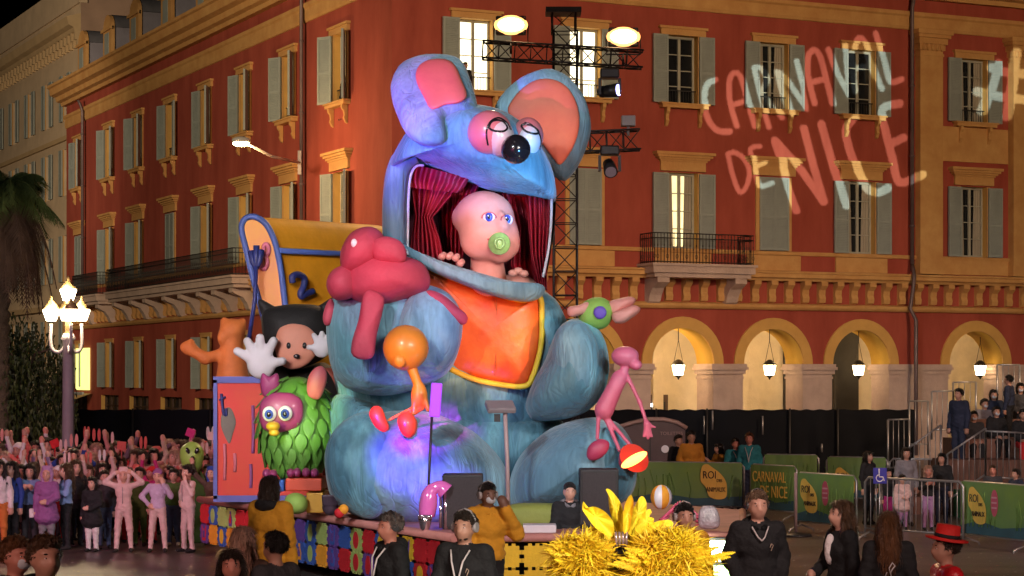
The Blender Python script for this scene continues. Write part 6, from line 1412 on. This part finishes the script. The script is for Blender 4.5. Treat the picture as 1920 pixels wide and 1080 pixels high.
petal([(1150,1005),(1130,1000),(1112,985),(1100,968),(1092,955),(1094,940),(1098,952),(1115,950),(1135,960),(1150,980)],14.95,-.04,YFm)
petal([(1170,1000),(1168,970),(1172,945),(1182,928),(1188,940),(1186,965),(1180,990)],14.93,-.05,YFm2)
petal([(1178,1002),(1182,970),(1192,945),(1203,930),(1212,942),(1210,965),(1198,990)],14.97,.04,YFm)
petal([(1185,1005),(1198,975),(1215,955),(1222,960),(1216,968),(1226,972),(1222,985),(1205,1000)],14.94,.03,YFm)
petal([(1188,1010),(1205,992),(1230,978),(1256,975),(1262,985),(1245,992),(1258,1002),(1230,1010),(1205,1015)],14.96,.04,YFm)
rf=random.Random(5)
for k in range(40):
    a=R(5+170*k/39+rf.uniform(-3,3)); L_=rf.uniform(.14,.24)
    base=b_+Vector((.03*math.cos(a),.16+rf.uniform(-.02,.05),.05)); plume(base,base+Vector((L_*1.05*math.cos(a),rf.uniform(-.06,.08),L_*math.sin(a))),(.06*math.cos(a),0,-.07),.05,fd,YFm if k%2 else YFm2,110,rnd=rf)
def tuft(seed):
    r=random.Random(seed); mb=MB()
    for k in range(170):
        th=abs(r.gauss(0,.75)); a=r.random()*2*PI; d=Vector((math.sin(th)*math.cos(a),math.sin(th)*math.sin(a),math.cos(th))); l=r.uniform(.07,.19); s=d.cross(Vector((r.uniform(-1,1),r.uniform(-1,1),r.uniform(-1,1)))).normalized()*r.uniform(.002,.004); bend=Vector((r.uniform(-.06,.06),r.uniform(-.06,.06),-.055))
        p0=Vector((0,0,0)); p1=d*l*.5+bend*.2; p2=d*l*.85+bend*.7; p3=d*l+bend*1.2
        mb.add([p0-s,p0+s,p1+s*1.3,p1-s*1.3,p2+s,p2-s,p3],[(0,1,2,3),(3,2,4,5),(5,4,6)],0,True)
    return mb.mesh('feather',[YFm if seed%2 else YFm2])
TF=[tuft(k) for k in range(8)]
for k in range(250):
    right=rf.random()<.62
    if right: cx_,hw_,top_=1256,68,1000
    else: cx_,hw_,top_=1092,44,1006
    x=cx_+hw_*rf.uniform(-1,1)*.92; ytop=top_+((x-cx_)/hw_)**2*34+12; y=ytop+(1125-ytop)*rf.random()**1.3; Yp=14.95-.12*(1-((x-cx_)/hw_)**2)+rf.uniform(-.05,.1)
    link('feather',TF[rf.randrange(8)],fd,Matrix.Translation(P(x,y,Yp))@Euler((R(rf.uniform(10,60)),R((x-cx_)/hw_*50+rf.uniform(-25,25)),rf.random()*6)).to_matrix().to_4x4()@Matrix.Scale(rf.uniform(.8,1.15),4))
for k in range(60):
    x=rf.uniform(1195,1320) if k%5<3 else rf.uniform(1052,1125); cx_=1256 if x>1160 else 1092; y=1012+abs(x-cx_)*.35+rf.uniform(0,25); base=P(x,y+20,14.8)
    plume(base,base+Vector(((x-cx_)/600+rf.uniform(-.05,.05),-.03,rf.uniform(.10,.16))),((x-cx_)/500+rf.uniform(-.04,.04),-.04,-.05),.03,fd,YFm2 if k%2 else YFm,90,rnd=rf)
hp=MB()
for k in range(4): hp.tube([P(1156+6*k,1024,14.9),P(1155+6.5*k,1008,14.88),P(1154+7*k,998,14.9)],.011,6)
hp.build('striped_headpiece',mat('silver_pink',(.6,.45,.45),.25,.2,3,0,metal=.6),fd)

# ================================================================= BARRIERS, BANNERS, STAND
BG=mat('banner_green',(.20,.32,.05),.6,0,.8,.05,col2=(.09,.20,.12),thr=(.3,.8)); BY=mat('banner_yellow',(.75,.48,.09),.6,.1,3,0); BP=mat('banner_pink',(.50,.08,.14),.6,.1,3,0); BI=mat('banner_ink',(.03,.02,.015),.6,.1,3,0); BT=mat('banner_teal',(.03,.09,.12),.6,.2,2,0)
def barrier(label,a,b,banner=True,bars=True,h=1.1,words=None,group='crowd barriers'):
    a=Vector(a); b=Vector(b); a.z=b.z=0; d=(b-a); L_=d.length; d.normalize(); ang=math.atan2(d.y,d.x); t=thing('crowd_barrier',label,'barrier',a,group,ang); M=Matrix.Translation(a)@Matrix.Rotation(ang,4,'Z')
    f=MB(); f.tube([(0,0,.12),(0,0,h-.08),(.08,0,h),(L_-.08,0,h),(L_,0,h-.08),(L_,0,.12)],.022,8); f.cyl((0,0,.2),(L_,0,.2),.018,n=6)
    for x in(.1,L_-.1): f.tube([(x,-.3,.0),(x,-.28,.05),(x,0,.14),(x,.28,.05),(x,.3,.0)],.018,6)
    f.build('frame',STEEL,t,M)
    if bars:
        g=MB().cyl((0,0,.2),(0,0,h),.009,n=5).mesh('bar',[STEEL]); n=int(L_/.12)
        for i in range(1,n): link('bar',g,t,M@T3(L_*i/n,0,0))
    if banner:
        m_=MB(); n=16; vs=[]
        for i in range(n+1):
            for j in (0,.5,1): vs.append((.03+(L_-.06)*i/n,-.04+.012*math.sin(i*1.9+j*2),.22+(h-.22)*j))
        m_.add(vs,[(3*i+j,3*i+3+j,3*i+4+j,3*i+1+j) for i in range(n) for j in(0,1)],0,True); bn=m_.build('banner',BG,t,M)
        MB().add([(.03,-.058,.22),(L_-.03,-.058,.22),(L_-.03,-.058,.42),(L_*.6,-.058,.36),(L_*.3,-.058,.46),(.03,-.058,.34)],[(0,1,2,3,4,5)]).build('banner_print',BT,bn,M)
        for k in range(14):
            x=L_*random.random(); MB().tube([(x,-.062,.35),(x+.03,-.062,.55),(x+random.uniform(-.08,.1),-.062,.75+random.random()*.2)],.007,4).build('printed_leaf',mat('leaf_print',(.14,.28,.06),.6,.2,3,0),bn,M)
        for w_ in (words or []): w_(bn,M,L_)
    return t
def blob(x,z,s=1,pink=True):
    def f(bn,M,L_):
        pts=[(x+s*p,-.068,z+s*q) for p,q in [(-.24,.30),(-.14,.36),(-.04,.30),(.10,.20),(.20,.08),(.24,-.05),(.22,-.26),(.05,-.30),(-.10,-.24),(-.16,-.08),(-.26,.05)]]
        c=crom(pts,4); MB().prism(c,(0,.006,0)).build('banner_blob',BY,bn,M)
        text('ROI',M@Vector((x-.09*s,-.075,z+.15*s)),.20*s,BI,bn,(R(90),0,M.to_euler().z),sx=.8)
        text('DES',M@Vector((x+.10*s,-.075,z+.05*s)),.08*s,BI,bn,(R(90),0,M.to_euler().z),sx=.8)
        text('ANIMAUX',M@Vector((x+.03*s,-.075,z-.12*s)),.13*s,BI,bn,(R(90),0,M.to_euler().z),sx=.62)
        if pink:
            q=[(x+.48*s+.10*s*math.cos(a),-.068,z+.10*s+.24*s*math.sin(a)) for a in [2*PI*k/18 for k in range(18)]]; MB().prism(q,(0,.006,0)).build('banner_badge',BP,bn,M)
            for k in range(3): MB().box(x+.41*s,x+.55*s,-.072,-.069,z+(.18-.09*k)*s,z+(.21-.09*k)*s).build('badge_print',mat('badge_pale',(.6,.3,.35),.6,.1,3,0),bn,M)
    return f
def words2(bn,M,L_):
    text('CARNAVAL',M@Vector((L_*.45,-.07,.86)),.30,BY,bn,(R(90),0,M.to_euler().z),sx=.6); text('DE NICE',M@Vector((L_*.55,-.07,.56)),.34,BY,bn,(R(90),0,M.to_euler().z),sx=.6)
barrier('barrier with green banner reading ROI behind the orange jacket',G(1170,44.0),G(1395,43.2),words=[blob(1.95,.68,1.1,False)],bars=False)
barrier('barrier with green banner reading CARNAVAL DE NICE right of the teal jackets',G(1408,42.6),G(1494,41.6),words=[words2],bars=False)
barrier('barrier with green banner and yellow ROI blob behind the long haired woman',G(1496,39.0),G(1606,37.6),words=[blob(.40,.66,.95)],bars=False)
barrier('open steel barrier in front of the waiting families',G(1622,37.2),G(1806,35.6),banner=False)
barrier('barrier with green ROI banner at the right edge',G(1803,35.9),G(1935,34.2),words=[blob(.52,.68,.95)],bars=False)
barrier('empty rear barrier right of the teal jackets',G(1432,48),G(1535,47.6),words=[],bars=False)
barrier('rear barrier with green banner near the wheelchair sign',G(1550,46.6),G(1664,46.0),words=[blob(.45,.55,.9,False)],bars=False)
barrier('steel barrier leaning behind the families under the stairs',G(1668,45.6),G(1760,45.2),banner=False)
pole=thing('marker_post','thin red and white post on a dark base in front of the banners','post',G(1492,37.9)); MB().cyl(G(1492,37.9),G(1492,37.9,1.15),.03,n=8).build('post',mat('post_mauve',(.28,.2,.2),.5,.2,6,0),pole); MB().lathe([(.3,0),(.28,.04),(.05,.07)],G(1492,37.9),16).build('post_base',BLKP,pole)
ws_=thing('wheelchair_sign','blue wheelchair sign fixed on the open barrier','sign',P(1650,905,37.0)); c=P(1650,892,36.8)
MB().box(-.12,.12,-.01,.01,-.14,.14,0,Matrix.Translation(c),.008).build('sign_plate',mat('sign_blue',(.03,.03,.30),.4,.05,2,0),ws_)
MB().tube([c+Vector(p) for p in ((-.02,-.02,.10),(-.02,-.02,.02),(-.015,-.02,-.02),(.045,-.02,-.02),(.07,-.02,-.09))],.011,6).tube([c+Vector((-.01+.06*math.cos(a),-.02,-.04+.06*math.sin(a))) for a in [R(110)+R(230)*k/12 for k in range(13)]],.009,6).ell(c+Vector((-.02,-.02,.112)),.016,n=8).build('symbol',mat('sign_white',(.75,.75,.78),.4,.05,2,0),ws_)
MB().cyl(c+Vector((0,.03,-.14)),c+Vector((0,.03,-.9)),.015,n=6).build('sign_post',STEEL,ws_)
# grandstand with stair railings
gs=thing('grandstand','temporary scaffold stand with stairs and steel railings at the right edge','grandstand',G(1840,45))
DKS=mat('stand_wood',(.16,.07,.045),.7,.25,3,.2); GRN=mat('green_carpet',(.02,.12,.04),.9,.2,5,.3)
def boxpx(px0,px1,Y0,Y1,z0,z1,m,name='platform'):
    MB().box(G(px0,Y0).x,G(px1,Y0).x,Y0,Y1,z0,z1).build(name,m,gs)
boxpx(1770,1990,43.6,44.8,0,1.15,DKS); boxpx(1790,1990,44.85,46.1,0,1.55,DKS); boxpx(1830,2000,46.15,47.4,0,1.95,DKS)
boxpx(1838,1990,41.0,43.5,0,.55,GRN)
for k in range(6): boxpx(1700+13*k,1714+13*k,43.9,45.3,.0,.18*(k+1),DKS,'step')
def rail(p0,p1,Y,hgt,name='railing',sp=.12,Y1=None):
    Y1=Y1 or Y; a=P(p0[0],p0[1],Y); b=P(p1[0],p1[1],Y1); m_=MB(); n=max(2,int((b-a).length/sp)); dn_=Vector((0,0,-hgt))
    m_.cyl(a,b,.022,n=6); m_.cyl(a+dn_,b+dn_,.02,n=6); m_.cyl(a,a+dn_*1.25,.024,n=6); m_.cyl(b,b+dn_*1.25,.024,n=6); r=m_.build(name,STEEL,gs)
    g=MB().cyl((0,0,-hgt),(0,0,0),.010,n=5).mesh('baluster',[STEEL])
    for i in range(1,n): link('baluster',g,r,Matrix.Translation(a.lerp(b,i/n)))
rail((1694,847),(1764,797),43.7,.95); rail((1776,852),(1848,803),43.2,.95); rail((1848,808),(1925,812),43.2,.95)
rail((1665,787),(1705,786),48,1.1); rail((1705,752),(1740,752),48.5,1.0); rail((1747,734),(1787,733),49,.9); rail((1787,717),(1830,716),49,.9); rail((1870,684),(1912,684),49.5,.95)
stand=[('man in a dark jacket standing on the stairs of the stand',1798,44.3,1.62,'man','navy','navy','short',-45,1.0,0),('masked spectator seated behind the standing man on the stand',1826,45.2,1.15,'sit','darkgrey','black','short',0,.9,1),('spectator with face mask and dark hair in the upper row of the stand',1863,46.6,1.2,'sit','navy','black','bob',0,1.35,1),('masked spectator in black in the lower row of the stand',1868,45.2,1.2,'sit','black','black','short',10,1.0,1),('spectator seen from behind in a slate jacket on the stand',1892,46.0,1.45,'man','navy','black','short',-120,1.45,0),('spectator at the right edge in the upper row of the stand',1913,46.6,1.3,'sit','darkgrey','black','bob',0,1.5,1),('spectator with a red sleeve at the right edge of the stand',1918,44.3,1.2,'sit','black','red','short',0,.95,0),('spectator with pale mask low on the stand beside the railing',1846,46.5,1.2,'sit','grey','black','short',15,1.15,1)]
for lab,px,Y,h,k,t_,b2,hr_,rz,z,mk in stand: person(lab,px,Y,h if k!='sit' else 1.55,k,t_,b2,(hr_,'black'),'tan',rz=rz,z=z-(.42 if k=='sit' else 0)+(.1 if k=='sit' else 0),mask=bool(mk))
# people watching from the lit windows
for lab,(lx,lz),M_,k in (('person in black leaning at the lit window left of the tower',(RC[0]-.30,11.15),MR,'man'),('person in a white top at the window beside the corner on the side facade',(LCc[0]-.05,11.15),ML,'woman')):
    p=(M_@Vector((lx,.12,lz))); person(lab,0,p.y,1.45,k,'black','black',('short','dark'),'tan',rz=math.degrees(M_.to_euler().z),z=p.z,x=p.x)
